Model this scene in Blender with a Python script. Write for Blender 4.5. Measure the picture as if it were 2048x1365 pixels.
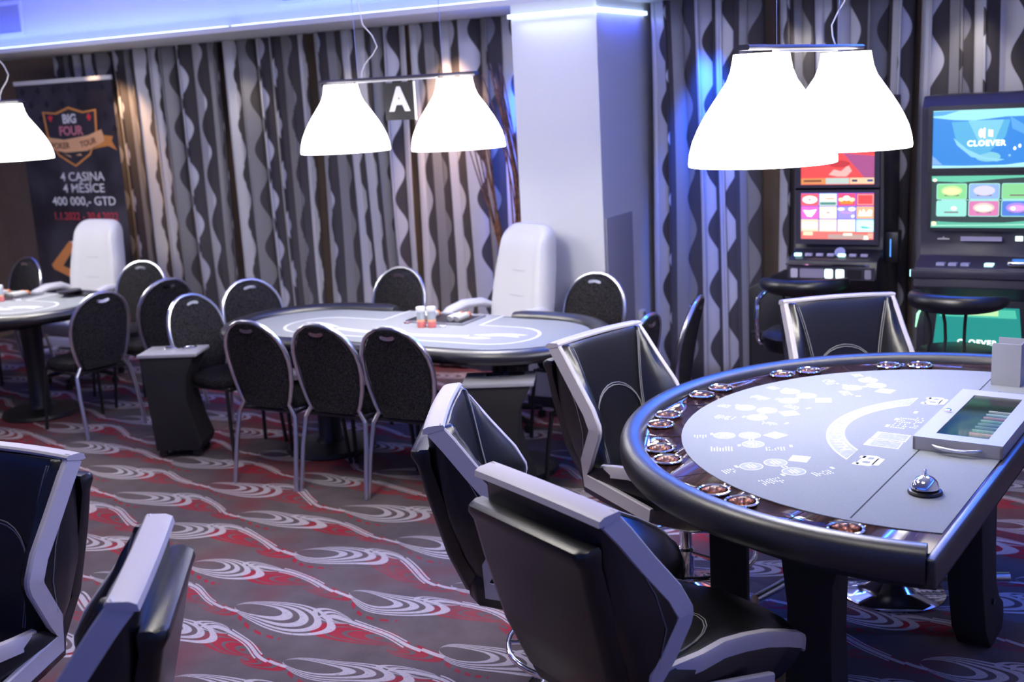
import bpy, bmesh, math, random
from mathutils import Vector, Matrix
random.seed(7)
PI = math.pi
sin, cos = math.sin, math.cos
R_ = math.radians
for o in list(bpy.data.objects): bpy.data.objects.remove(o)
scene = bpy.context.scene
COL = scene.collection

# ------------------------------------------------------------------ camera
PITCH = math.atan(497 / 2300.); ROLL = math.atan(.054); YAW = R_(29); EYE = 2.05
Rz = Matrix.Rotation(YAW, 3, 'Z')
xc = Vector((1, 0, 0)); down = Vector((0, -sin(PITCH), -cos(PITCH))); fwd = Vector((0, cos(PITCH), -sin(PITCH)))
right = Rz @ (xc * cos(ROLL) + down * sin(ROLL)); up = Rz @ (xc * sin(ROLL) - down * cos(ROLL)); back = Rz @ (-fwd)
cam_d = bpy.data.cameras.new('camera'); cam = bpy.data.objects.new('camera', cam_d); COL.objects.link(cam)
cam.matrix_world = Matrix(((right.x, up.x, back.x, 0), (right.y, up.y, back.y, 0), (right.z, up.z, back.z, EYE), (0, 0, 0, 1)))
cam_d.sensor_width = 36; cam_d.lens = 2300 / 2048 * 36; cam_d.clip_start = .05
cam_d.dof.use_dof = True; cam_d.dof.focus_distance = 3.75; cam_d.dof.aperture_fstop = 2.8
scene.camera = cam
# ------------------------------------------------------------------ view, world
scene.view_settings.view_transform = 'Standard'; scene.view_settings.look = 'None'
scene.view_settings.gamma = 1; scene.view_settings.use_curve_mapping = False
scene.view_settings.exposure = 0.0
w = bpy.data.worlds.new('world'); scene.world = w; w.use_nodes = True
w.node_tree.nodes['Background'].inputs[0].default_value = (.5, .55, .7, 1)
w.node_tree.nodes['Background'].inputs[1].default_value = .02


def area(name, loc, rot, sx, sy, power, col, spread=180):
    d = bpy.data.lights.new(name, 'AREA'); d.shape = 'RECTANGLE'; d.size = sx; d.size_y = sy
    d.energy = power; d.color = col; d.spread = R_(spread)
    o = bpy.data.objects.new(name, d); COL.objects.link(o); o.location = loc; o.rotation_euler = rot
    return o


def spot(name, loc, target, power, col, ang=60, blend=.6, r=.04):
    d = bpy.data.lights.new(name, 'SPOT'); d.energy = power; d.color = col; d.spot_size = R_(ang); d.spot_blend = blend
    d.shadow_soft_size = r
    o = bpy.data.objects.new(name, d); COL.objects.link(o); o.location = loc
    o.rotation_euler = (Vector(target) - Vector(loc)).to_track_quat('-Z', 'Y').to_euler()
    return o


BLUE = (.05, .08, 1.0); DEEP = (.02, .14, 1.0); PALE = (.62, .72, 1.0); WARM = (1.0, .60, .34); NEUT = (1.0, .93, .85)
# LED tape in the cove of the curtain wall, shining up and back on the fascia
area('cove_light', (-5.5, 6.535, 2.63), (R_(-155), 0, 0), 8.5, .03, 80, BLUE, 170)
area('cove_light', (-.2, 6.535, 2.63), (R_(-155), 0, 0), 3.4, .03, 32, BLUE, 170)
# the same tape shining up and out on the ceiling
area('cove_light', (-3.6, 6.52, 2.64), (R_(-196), 0, 0), 10, .03, 12, DEEP, 150)
# added blue lights, soffit and right wall, for sheen on the leather
area('blue_fill_light', (-1.5, 6.46, 2.55), (R_(-62), 0, 0), 2.6, .05, 48, DEEP, 95)
area('blue_fill_light', (1.42, 2.6, 2.76), (0, R_(68), 0), .06, 5, 12, DEEP, 120)
area('blue_fill_light', (-3.85, 6.8, 2.565), (R_(-20), 0, 0), .5, .05, 8, DEEP, 160)
# deep blue effect lamps on the ceiling
area('effect_light', (-2.5, 5.7, 3.2), (R_(-25), 0, 0), 1.6, .3, 5, DEEP, 150)
area('effect_light', (-3.6, 3.9, 3.2), (R_(0), R_(20), 0), .3, 1.2, 6, DEEP, 150)
area('effect_light', (.9, 4.6, 3.2), (R_(0), R_(-15), 0), .3, 1.2, 5, DEEP, 150)
# LED tape of the coves along the other walls
area('cove_light', (1.55, 2, 2.84), (0, R_(-110), 0), .05, 9, 18, DEEP, 170)
area('cove_light', (-4.2, -2.7, 2.72), (R_(110), 0, 0), 9, .05, 20, DEEP, 170)
area('cove_light', (-9.3, 1.8, 2.84), (0, R_(110), 0), .05, 8, 12, DEEP, 170)
# unseen ceiling fill, added for general brightness
area('ceiling_fill_light', (-1.0, 2.2, 3.2), (0, 0, 0), .8, .8, 16, NEUT)
area('ceiling_fill_light', (-3.0, 3.0, 3.2), (0, 0, 0), .8, .8, 50, NEUT)
area('ceiling_fill_light', (-6.4, 3.2, 3.2), (0, 0, 0), .8, .8, 20, NEUT)
area('ceiling_fill_light', (-3.3, 4.1, 3.2), (0, 0, 0), .8, .8, 10, NEUT)
area('ceiling_fill_light', (-6.6, 4.6, 3.2), (0, 0, 0), .8, .8, 10, NEUT)
area('ceiling_fill_light', (-.2, 5.0, 3.2), (0, 0, 0), .8, .8, 14, NEUT)
# recessed spots in the soffit above the curtains
for x, c, p in ((-7.70, WARM, 75), (-6.3, (1, .85, .65), 9), (-5.3, (1, .85, .65), 6), (-4.42, WARM, 80), (-1.9, (1, .9, .8), 14), (-.9, (1, .88, .75), 9)):
    spot('soffit_spot_light', (x, 6.98, 2.55), (x, 7.32, 1.7), p * 1.6, c, 62, .9)
spot('soffit_spot_light', (-3.86, 6.96, 2.55), (-3.82, 7.3, 1.7), 420, (.01, .11, 1), 44, .9)
spot('soffit_spot_light', (-2.42, 6.96, 2.55), (-2.50, 7.3, 1.6), 380, (.01, .11, 1), 40, .9)


# ------------------------------------------------------------------ node helpers
class E:
    """math expression built from shader nodes"""
    nt = None
    def __init__(s, sock): s.s = sock
    @staticmethod
    def op(o, *a):
        n = E.nt.nodes.new('ShaderNodeMath'); n.operation = o
        for i, v in enumerate(a):
            if isinstance(v, E): E.nt.links.new(v.s, n.inputs[i])
            else: n.inputs[i].default_value = v
        return E(n.outputs[0])
    def __add__(a, b): return E.op('ADD', a, b)
    __radd__ = __add__
    def __sub__(a, b): return E.op('SUBTRACT', a, b)
    def __rsub__(a, b): return E.op('SUBTRACT', b, a)
    def __mul__(a, b): return E.op('MULTIPLY', a, b)
    __rmul__ = __mul__
    def __truediv__(a, b): return E.op('DIVIDE', a, b)
    def lt(a, b): return E.op('LESS_THAN', a, b)
    def gt(a, b): return E.op('GREATER_THAN', a, b)


def smooth(x, lo, hi):
    n = E.nt.nodes.new('ShaderNodeMapRange'); n.interpolation_type = 'SMOOTHSTEP'
    E.nt.links.new(x.s, n.inputs[0]); n.inputs[1].default_value = lo; n.inputs[2].default_value = hi
    return E(n.outputs[0])


def noise(vec, scale, detail=2, out=0):
    n = E.nt.nodes.new('ShaderNodeTexNoise'); n.inputs['Scale'].default_value = scale; n.inputs['Detail'].default_value = detail
    if vec is not None: E.nt.links.new(vec, n.inputs[0])
    return E(n.outputs[out])


def mix(fac, a, b):
    n = E.nt.nodes.new('ShaderNodeMix'); n.data_type = 'RGBA'
    if isinstance(fac, E): E.nt.links.new(fac.s, n.inputs[0])
    else: n.inputs[0].default_value = fac
    for k, v in ((6, a), (7, b)):
        if isinstance(v, E): E.nt.links.new(v.s, n.inputs[k])
        else: n.inputs[k].default_value = (*v, 1)
    return E(n.outputs[2])


def mat(name, col=(.5, .5, .5), rough=.5, metal=0, spec=.5, emit=None, estr=1, coat=0, sheen=0, bump=0, bscale=200, grain=0, gscale=60, gcol=None, trans=0):
    m = bpy.data.materials.new(name); m.use_nodes = True; nt = m.node_tree; E.nt = nt
    b = nt.nodes['Principled BSDF']
    b.inputs['Base Color'].default_value = (*col, 1); b.inputs['Roughness'].default_value = rough
    b.inputs['Metallic'].default_value = metal; b.inputs['Specular IOR Level'].default_value = spec
    b.inputs['Coat Weight'].default_value = coat; b.inputs['Coat Roughness'].default_value = .08
    b.inputs['Sheen Weight'].default_value = sheen
    b.inputs['Transmission Weight'].default_value = trans
    tc = nt.nodes.new('ShaderNodeTexCoord')
    if emit:
        b.inputs['Emission Color'].default_value = (*emit, 1); b.inputs['Emission Strength'].default_value = estr
    if grain:
        f = noise(tc.outputs['Object'], gscale, 3)
        c2 = gcol or tuple(min(1, c * (1 + grain)) for c in col)
        c1 = tuple(c * (1 - grain) for c in col) if not gcol else col
        nt.links.new(mix(smooth(f, .35, .68), c1, c2).s, b.inputs['Base Color'])
    if bump:
        f = noise(tc.outputs['Object'], bscale, 3); bn = nt.nodes.new('ShaderNodeBump'); bn.inputs['Strength'].default_value = bump
        bn.inputs['Distance'].default_value = .002
        nt.links.new(f.s, bn.inputs['Height']); nt.links.new(bn.outputs[0], b.inputs['Normal'])
    return m


M = dict(
    leather=mat('black_leather', (.003, .003, .004), .33, spec=.6, bump=.22, bscale=260),
    leather_soft=mat('padded_black_leather', (.004, .004, .005), .33, spec=.7, bump=.18, bscale=180),
    trim=mat('grey_leather', (.50, .47, .49), .42, bump=.25, bscale=240),
    stitch=mat('grey_stitching', (.22, .22, .23), .6),
    rail=mat('padded_rail_leather', (.010, .010, .012), .36, spec=.9, bump=.25, bscale=300),
    chrome=mat('chrome', (.9, .9, .92), .07, metal=1),
    steel=mat('brushed_steel', (.62, .63, .68), .28, metal=1),
    warmsteel=mat('cup_interior', (.80, .62, .52), .12, metal=1),  # steel lining, reflected wood put into its warm colour
    black=mat('black_paint', (.012, .012, .013), .4),
    blackmatte=mat('matt_black_board', (.013, .012, .013), .75, bump=.2, bscale=400),
    felt=mat('grey_felt', (.235, .25, .265), .95, spec=.2, grain=.06, gscale=400, bump=.2, bscale=700),
    feltline=mat('felt_seam', (.01, .01, .01), .9),
    print=mat('white_print', (.74, .76, .78), .8, spec=.2),
    pokerpale=mat('pale_poker_print', (.27, .28, .295), .85, spec=.2),
    pokerprint=mat('white_poker_print', (.62, .62, .63), .85, spec=.2),
    printsoft=mat('pale_print', (.335, .35, .37), .85, spec=.2, grain=.08, gscale=60),
    fabric=mat('speckled_black_fabric', (.007, .006, .007), .95, spec=.12, grain=1, gscale=150, gcol=(.040, .038, .040)),
    whiteleather=mat('white_leather', (.60, .60, .61), .5, bump=.2, bscale=150),
    wall=mat('brown_wall_paint', (.21, .155, .12), .85, grain=.05, gscale=5),
    pillar=mat('grey_white_paint', (.66, .67, .69), .8),
    fascia=mat('white_paint', (.62, .63, .66), .75),
    hatch=mat('grey_hatch_paint', (.33, .33, .36), .8),
    baseb=mat('dark_skirting', (.03, .03, .035), .5),
    grille=mat('vent_grille', (.35, .36, .4), .5),
    ledblue=mat('blue_led_tape', (.1, .1, .3), .5, emit=(.03, .16, 1), estr=14),
    led=mat('led_tape', (1, 1, 1), .5, emit=(.50, .66, 1), estr=3),
    shade=mat('lit_white_shade', (.95, .95, .95), .4, emit=(1, .965, .91), estr=6.2),
    greybox=mat('grey_powder_coat', (.36, .36, .38), .45),
    greytop=mat('grey_lid_paint', (.38, .37, .37), .4),
    dark=mat('dark_plastic', (.02, .02, .025), .35),
    slate=mat('slate_plastic', (.04, .036, .055), .4),
    rattan=mat('brown_twig', (.20, .085, .045), .7, grain=.4, gscale=30),
    plasticw=mat('white_plastic', (.8, .8, .82), .4),
)


def wood():
    m = mat('dark_glossy_wood', (.1, .04, .03), .16, coat=.6); nt = m.node_tree; E.nt = nt
    tc = nt.nodes.new('ShaderNodeTexCoord'); mp = nt.nodes.new('ShaderNodeMapping'); mp.inputs['Scale'].default_value = (4, 60, 20)
    nt.links.new(tc.outputs['Object'], mp.inputs[0])
    f = noise(mp.outputs[0], 1.6, 4)
    nt.links.new(mix(smooth(f, .35, .7), (.022, .009, .008), (.085, .035, .028)).s, nt.nodes['Principled BSDF'].inputs['Base Color'])
    return m


M['wood'] = wood()


def glass_mat():
    m = bpy.data.materials.new('lid_glass'); m.use_nodes = True; nt = m.node_tree; nt.nodes.clear()
    o = nt.nodes.new('ShaderNodeOutputMaterial'); t = nt.nodes.new('ShaderNodeBsdfTransparent'); g = nt.nodes.new('ShaderNodeBsdfGlossy')
    t.inputs[0].default_value = (.93, .97, .97, 1); g.inputs['Roughness'].default_value = .06
    fr = nt.nodes.new('ShaderNodeFresnel'); fr.inputs[0].default_value = 1.5; mx = nt.nodes.new('ShaderNodeMixShader')
    ma = nt.nodes.new('ShaderNodeMath'); ma.inputs[1].default_value = .05
    nt.links.new(fr.outputs[0], ma.inputs[0])
    nt.links.new(ma.outputs[0], mx.inputs[0]); nt.links.new(t.outputs[0], mx.inputs[1]); nt.links.new(g.outputs[0], mx.inputs[2])
    nt.links.new(mx.outputs[0], o.inputs[0]); return m


M['glass'] = glass_mat()


def curtain_mat():
    m = mat('wave_striped_curtain', (.3, .3, .3), .5, spec=.5); nt = m.node_tree; E.nt = nt; b = nt.nodes['Principled BSDF']
    uv = nt.nodes.new('ShaderNodeUVMap'); sp = nt.nodes.new('ShaderNodeSeparateXYZ'); nt.links.new(uv.outputs[0], sp.inputs[0])
    u, v = E(sp.outputs[0]), E(sp.outputs[1])
    P = .21
    k = u / P; cell = E.op('FLOOR', k); a = k - cell
    ph = E.op('FLOORED_MODULO', cell, 2.) * PI
    wv = E.op('SINE', v * (2 * PI / .40) + ph)
    edge = wv * .20 + .56
    light = smooth(edge - a, -.012, .012)
    tone = E.op('FLOORED_MODULO', cell * 5., 3.)          # one in three stripes is woven darker
    mid = tone.gt(1.5)
    th = noise(uv.outputs[0], 260, 2)
    lc = mix(mid, (.60, .60, .65), (.27, .265, .28))
    col = mix(light, (.060, .054, .060), lc)
    nt.links.new(col.s, b.inputs['Base Color'])
    nt.links.new((.78 - light * .33).s, b.inputs['Roughness'])
    nt.links.new((light * .25).s, b.inputs['Metallic'])
    return m


def carpet_mat():
    m = mat('swirl_carpet', (.1, .09, .09), .98, spec=.1); nt = m.node_tree; E.nt = nt; b = nt.nodes['Principled BSDF']
    tc = nt.nodes.new('ShaderNodeTexCoord'); P = tc.outputs['Object']
    sp = nt.nodes.new('ShaderNodeSeparateXYZ'); nt.links.new(P, sp.inputs[0])
    X, Y = E(sp.outputs[0]), E(sp.outputs[1])
    nz = nt.nodes.new('ShaderNodeTexNoise'); nz.inputs['Scale'].default_value = 1.7; nz.inputs['Detail'].default_value = 1; nt.links.new(P, nz.inputs[0])
    sc = nt.nodes.new('ShaderNodeSeparateXYZ'); nt.links.new(nz.outputs[1], sc.inputs[0])
    x = X + (E(sc.outputs[0]) - .5) * .30; y = Y + (E(sc.outputs[1]) - .5) * .20
    y = y + E.op('SINE', X * 6.8) * .012
    L, Hh = .93, .58
    def cellxy(ox, oy, sh):
        """offset lattice: returns local coordinates in a cell L x Hh, every second row moved by sh"""
        r = E.op('FLOOR', (y - oy) / Hh)
        fy = (y - oy) - r * Hh
        t = x - ox + r * sh
        fx = t - E.op('FLOOR', t / L) * L
        return fx, fy
    def cres(fx, fy, ax, ay, su, sv, skew, c0, n, duty, flip=False):
        u = (ax - fx) / su if flip else (fx - ax) / su
        v = (fy - ay) / sv - u * skew
        uu = E.op('MAXIMUM', u, .001)
        c = (u * u + v * v) / (uu * 2.)
        ins = c.lt(1.0) * c.gt(c0) * u.gt(.0)
        s = (c - c0) / (1 - c0) * n
        st = E.op('FRACT', s)
        return ins * smooth(duty - st, -.04, .04), c, ins, st
    white = None; red = None
    for (ox, oy) in ((-.12, .02), (.30, .31)):
        fx, fy = cellxy(ox, oy, .16)
        w1, *_ = cres(fx, fy, .06, .13, .27, .100, .12, .44, 4.0, .58)
        w2, *_ = cres(fx, fy, .60, .235, .13, .040, -.10, .45, 3.0, .55, True)
        ln = E.op('ABSOLUTE', fy - (E.op('COSINE', (fx - .55) * (2 * PI / .9)) * .075 + .165))
        l1 = ln.lt(.0095) * E.op('MAXIMUM', fx.gt(.42), fx.lt(.10))
        l2 = E.op('ABSOLUTE', ln - .020).lt(.004) * fx.gt(.60) * fx.lt(.86)
        wv = E.op('MAXIMUM', E.op('MAXIMUM', w1, w2), E.op('MAXIMUM', l1, l2))
        white = wv if white is None else E.op('MAXIMUM', white, wv)
        gx, gy = cellxy(ox + .40, oy - .03, .16)
        r1, c, ins, st = cres(gx, gy, .44, .17, .20, .075, .05, .38, 3.0, .75, True)
        r2, c2, ins2, st2 = cres(gx, gy, .40, .11, .13, .045, -.1, .2, 3.0, .7)
        lr = E.op('ABSOLUTE', gy - (E.op('COSINE', (gx - .40) * (2 * PI / .93)) * .07 + .10)).lt(.010) * gx.gt(.3)
        dash = E.op('FRACT', gx * 17. + gy * 9.).lt(.55)
        rv = E.op('MAXIMUM', E.op('MAXIMUM', r1, r2), lr * dash)
        red = rv if red is None else E.op('MAXIMUM', red, rv)
    blot = smooth(noise(P, 1.9, 3), .35, .6)
    fine = noise(P, 330, 2); mott = noise(P, 7, 4)
    base = mix(mott, (.085, .066, .068), (.165, .135, .138))
    base = mix(smooth(noise(P, 1.3, 2), .5, .72), base, (.19, .045, .055))
    redc = mix(mott, (.30, .012, .028), (.42, .025, .045))
    base = mix(red * (blot * .6 + .35), base, redc)
    whitec = mix(fine, (.40, .35, .37), (.62, .57, .60))
    base = mix(white * (smooth(noise(P, 60, 2), .2, .5) * .35 + .62), base, whitec)
    base = mix(smooth(fine, .3, .7) * .35, base, (.04, .03, .035))
    nt.links.new(base.s, b.inputs['Base Color'])
    bn = nt.nodes.new('ShaderNodeBump'); bn.inputs['Strength'].default_value = .4; bn.inputs['Distance'].default_value = .003
    nt.links.new(fine.s, bn.inputs['Height']); nt.links.new(bn.outputs[0], b.inputs['Normal'])
    return m


M['curtain'] = curtain_mat()
M['carpet'] = carpet_mat()
_ec = {}


def em(col, s=1.0):
    k = (tuple(round(c, 3) for c in col), s)
    if k not in _ec: _ec[k] = mat('screen_colour', (.02, .02, .02), .3, emit=col, estr=s)
    return _ec[k]


def pm(col, rough=.6):
    k = ('p', tuple(col), rough)
    if k not in _ec: _ec[k] = mat('printed_colour', col, rough)
    return _ec[k]


# ------------------------------------------------------------------ mesh helpers
class MB:
    def __init__(s): s.v = []; s.f = []; s.mi = []; s.mats = []
    def m(s, material):
        if material not in s.mats: s.mats.append(material)
        s.cur = s.mats.index(material); return s
    cur = 0
    def add(s, vs, fs):
        o = len(s.v); s.v += [tuple(v) for v in vs]; s.f += [tuple(i + o for i in f) for f in fs]; s.mi += [s.cur] * len(fs)
        return s
    def box(s, lo, hi, T=None):
        x0, y0, z0 = lo; x1, y1, z1 = hi
        vs = [Vector((x, y, z)) for z in (z0, z1) for x, y in ((x0, y0), (x1, y0), (x1, y1), (x0, y1))]
        if T is not None: vs = [T @ v for v in vs]
        return s.add(vs, [(3, 2, 1, 0), (4, 5, 6, 7), (0, 1, 5, 4), (1, 2, 6, 5), (2, 3, 7, 6), (3, 0, 4, 7)])
    def loft(s, rings, close=True, cap0=True, cap1=True):
        n = len(rings[0]); vs = [p for r in rings for p in r]; fs = []
        for k in range(len(rings) - 1):
            for i in range(n if close else n - 1):
                j = (i + 1) % n
                fs.append((k * n + i, k * n + j, (k + 1) * n + j, (k + 1) * n + i))
        if cap0: fs.append(tuple(range(n))[::-1])
        if cap1: fs.append(tuple((len(rings) - 1) * n + i for i in range(n)))
        return s.add(vs, fs)
    def lathe(s, prof, n=32, c=(0, 0, 0), cap0=True, cap1=True):
        return s.loft([[(c[0] + r * cos(2 * PI * i / n), c[1] + r * sin(2 * PI * i / n), c[2] + z) for i in range(n)] for r, z in prof], True, cap0, cap1)
    def tube(s, pts, r, n=10, close=False, sy=1.0):
        P = [Vector(p) for p in pts]; N = len(P); rings = []
        prev = None
        for i in range(N):
            a = P[(i - 1) % N] if (close or i > 0) else P[i]; b = P[(i + 1) % N] if (close or i < N - 1) else P[i]
            t = (b - a).normalized()
            if prev is None:
                q = Vector((0, 0, 1)) if abs(t.z) < .9 else Vector((1, 0, 0))
                nrm = (q - t * q.dot(t)).normalized()
            else: nrm = (prev - t * prev.dot(t)).normalized()
            prev = nrm; bn = t.cross(nrm)
            rr = r[i] if isinstance(r, (list, tuple)) else r
            rings.append([P[i] + nrm * rr * cos(2 * PI * k / n) + bn * rr * sy * sin(2 * PI * k / n) for k in range(n)])
        if close: rings.append(rings[0]); return s.loft(rings, True, False, False)
        return s.loft(rings)
    def prism(s, poly, z0, z1, T=None):
        lo = [Vector((x, y, z0)) for x, y in poly]; hi = [Vector((x, y, z1)) for x, y in poly]
        if T is not None: lo = [T @ v for v in lo]; hi = [T @ v for v in hi]
        return s.loft([lo, hi])
    def flat(s, poly, z=0, T=None):
        vs = [Vector((x, y, z)) for x, y in poly]
        if T is not None: vs = [T @ v for v in vs]
        return s.add(vs, [tuple(range(len(vs)))])
    def build(s, name, material=None, parent=None, sharp=35, bevel=0, seg=2, subsurf=0, flip=False):
        me = bpy.data.meshes.new(name); me.from_pydata(s.v, [], s.f)
        mats = s.mats or [material]
        for m_ in mats: me.materials.append(m_)
        if len(mats) > 1:
            for p, i in zip(me.polygons, s.mi): p.material_index = i
        bm = bmesh.new(); bm.from_mesh(me)
        bmesh.ops.recalc_face_normals(bm, faces=bm.faces)
        if bevel:
            ed = [e for e in bm.edges if len(e.link_faces) == 2 and e.calc_face_angle(0) > R_(30)]
            bmesh.ops.bevel(bm, geom=ed, offset=bevel, segments=seg, affect='EDGES', profile=.5, clamp_overlap=True)
        bm.to_mesh(me); bm.free()
        me.shade_smooth(); me.set_sharp_from_angle(angle=R_(sharp))
        o = bpy.data.objects.new(name, me); COL.objects.link(o)
        if parent: o.parent = parent
        if subsurf:
            sm = o.modifiers.new('s', 'SUBSURF'); sm.levels = sm.render_levels = subsurf
        return o


def thing(name, label, cat, loc=(0, 0, 0), rz=0, group=None):
    o = bpy.data.objects.new(name, None); COL.objects.link(o); o.location = loc; o.rotation_euler = (0, 0, rz)
    o.empty_display_size = .1
    return tag(o, label, cat, group)


def tag(o, label, cat, group=None):
    o['label'] = label; o['category'] = cat
    if group: o['group'] = group
    return o


def struct(name, mb, material=None, **k):
    o = mb.build(name, material, **k); o['kind'] = 'structure'; return o


def dup(root, loc, rz, label=None, group=None, name=None):
    r = root.copy(); COL.objects.link(r); r.location = loc; r.rotation_euler = (0, 0, rz)
    if label: r['label'] = label
    if group: r['group'] = group
    def kids(src, dst):
        for ch in list(src.children):
            c = ch.copy(); COL.objects.link(c); c.parent = dst; kids(ch, c)
    kids(root, r)
    return r


def text(body, size, material, T, depth=.001, bold=0., align='CENTER', space=1.0, sx=1.0):
    """lettering as mesh data: returns verts/faces placed by T (text lies in local XY)"""
    cu = bpy.data.curves.new('t', 'FONT'); cu.body = body; cu.size = size; cu.align_x = align; cu.align_y = 'CENTER'
    cu.extrude = depth; cu.offset = bold; cu.space_character = space; cu.resolution_u = 3
    ob = bpy.data.objects.new('t', cu); COL.objects.link(ob)
    dg = bpy.context.evaluated_depsgraph_get(); me = bpy.data.meshes.new_from_object(ob.evaluated_get(dg))
    vs = [T @ Vector((v.co.x * sx, v.co.y, v.co.z)) for v in me.vertices]; fs = [tuple(p.vertices) for p in me.polygons]
    bpy.data.objects.remove(ob); bpy.data.curves.remove(cu); bpy.data.meshes.remove(me)
    return vs, fs


def TX(x, y, z):                      # local XY -> wall plane XZ facing -Y
    return Matrix.Translation((x, y, z)) @ Matrix.Rotation(PI / 2, 4, 'X')


def rect(cx, cy, w, h): return [(cx - w / 2, cy - h / 2), (cx + w / 2, cy - h / 2), (cx + w / 2, cy + h / 2), (cx - w / 2, cy + h / 2)]


def rrect(cx, cy, w, h, r, n=4):
    out = []
    for qx, qy, a in ((1, 1, 0), (-1, 1, 90), (-1, -1, 180), (1, -1, 270)):
        for k in range(n + 1):
            t = R_(a + 90 * k / n); out.append((cx + qx * (w / 2 - r) + r * cos(t), cy + qy * (h / 2 - r) + r * sin(t)))
    return out


def ell(cx, cy, rx, ry, n=24): return [(cx + rx * cos(2 * PI * i / n), cy + ry * sin(2 * PI * i / n)) for i in range(n)]


# ================================================================== ROOM
XL, XR, YF, YB = -9.6, 1.9, -3.0, 7.42
struct('floor', MB().box((XL - .1, YF - .1, -.1), (XR + .1, YB + .1, 0)), M['carpet'])
struct('ceiling', MB().box((XL, YF, 3.3), (XR, YB, 3.4)), M['fascia'])
struct('wall_back', MB().box((XL, YB, 0), (XR, YB + .1, 3.4)), M['wall'])
struct('wall_left', MB().box((XL - .1, YF, 0), (XL, YB, 3.4)), M['wall'])
struct('wall_right', MB().box((XR, YF, 0), (XR + .1, YB, 3.4)), M['pillar'])
struct('wall_front', MB().box((XL, YF - .1, 0), (XR, YF, 3.4)), M['pillar'])
struct('wall_pillar', MB().box((-3.51, 6.54, 0), (-2.93, YB, 2.577)), M['pillar'])
struct('baseboard_pillar', MB().box((-3.52, 6.528, 0), (-2.92, 6.54, .07)), M['baseb'])
# soffit with cove lip, fascia behind
struct('trim_1', MB().box((XL, 6.5, 2.577), (XR, YB, 2.595)).box((XL, 6.5, 2.595), (XR, 6.512, 2.612)), M['fascia'])
struct('trim_2', MB().box((XL, 6.62, 2.595), (XR, 6.66, 3.3)), M['fascia'])
# led tape lying in the cove, with the dark joint at x=-5.79
for a, b in ((XL + .02, -5.83), (-5.77, XR - .02)):
    o = MB().box((a, 6.54, 2.596), (b, 6.575, 2.622)).build('led_strip', M['led'])
    tag(o, 'glowing blue-white cove light strip left of the joint' if a < -7 else 'glowing blue-white cove light strip running right from the joint', 'light strip')
# led tape round the top of the pillar
o = MB().box((-3.52, 6.515, 2.496), (-2.905, 6.538, 2.520)).box((-2.928, 6.515, 2.496), (-2.905, YB - .12, 2.520)).build('led_strip', M['led'])
tag(o, 'bright light strip wrapped around the top of the pale pillar', 'light strip')
area('cove_light', (-3.2, 6.48, 2.50), (R_(-20), 0, 0), .5, .03, 1, PALE, 170)
area('cove_light', (-2.88, 6.9, 2.50), (0, R_(20), 0), .03, .6, 1.0, BLUE, 170)
# coves on the other walls (trim ring)
struct('trim_3', MB().box((1.45, YF, 2.78), (XR, 6.5, 2.80)), M['fascia'])
struct('trim_4', MB().box((XL + .45, YF, 2.66), (XR - .5, -2.6, 2.68)), M['fascia'])
struct('trim_5', MB().box((XL, YF, 2.78), (XL + .4, 6.5, 2.80)), M['fascia'])


for lo, hi, lb in (((1.455, YF + .1, 2.802), (1.49, 6.4, 2.82), 'blue cove light strip along the right wall'), ((XL + .5, -2.64, 2.682), (XR - .6, -2.605, 2.70), 'blue cove light strip along the wall behind the camera'), ((XL + .36, YF + .1, 2.802), (XL + .395, 6.4, 2.82), 'blue cove light strip along the left wall')):
    tag(MB().box(lo, hi).build('led_strip', M['ledblue']), lb, 'light strip')


def vent(x0, x1, z0, z1, label):
    t = thing('air_vent', label, 'vent', ((x0 + x1) / 2, 6.62, z0))
    w, h = (x1 - x0) / 2, z1 - z0
    f = MB()
    f.box((-w - .03, -.012, -.03), (w + .03, -.001, 0)).box((-w - .03, -.012, h), (w + .03, -.001, h + .03))
    f.box((-w - .03, -.012, 0), (-w, -.001, h)).box((w, -.012, 0), (w + .03, -.001, h))
    f.build('frame', M['fascia'], t)
    MB().box((-w, -.004, 0), (w, -.001, h)).build('backing', M['grille'], t)
    g = MB(); n = int((x1 - x0) / .022)
    for i in range(n):
        x = -w + (i + .5) * 2 * w / n; g.box((x - .003, -.010, 0), (x + .003, -.004, h))
    g.build('slats', M['grille'], t)


vent(-8.55, -8.045, 2.74, 2.955, 'louvred air vent in the blue-lit fascia above the banner')
vent(-5.35, -4.75, 2.76, 2.98, 'louvred air vent in the blue-lit fascia above the left curtains')
# access hatch and camera on the pillar's right face
tag(MB().box((-2.93, 6.56, .35), (-2.918, 6.98, 1.25)).build('wall_panel', M['hatch'], bevel=.003), 'flat grey panel on the right face of the pillar', 'panel')
t = thing('wall_socket', 'small white socket box low on the pillar beside the curtain', 'socket', (-2.93, 7.08, .5))
MB().box((0, -.03, 0), (.035, .03, .075)).build('housing', M['plasticw'], t, bevel=.006)
MB().tube([(.034, 0, .05), (.039, 0, .05)], .012, 12).build('opening', M['dark'], t)


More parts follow.
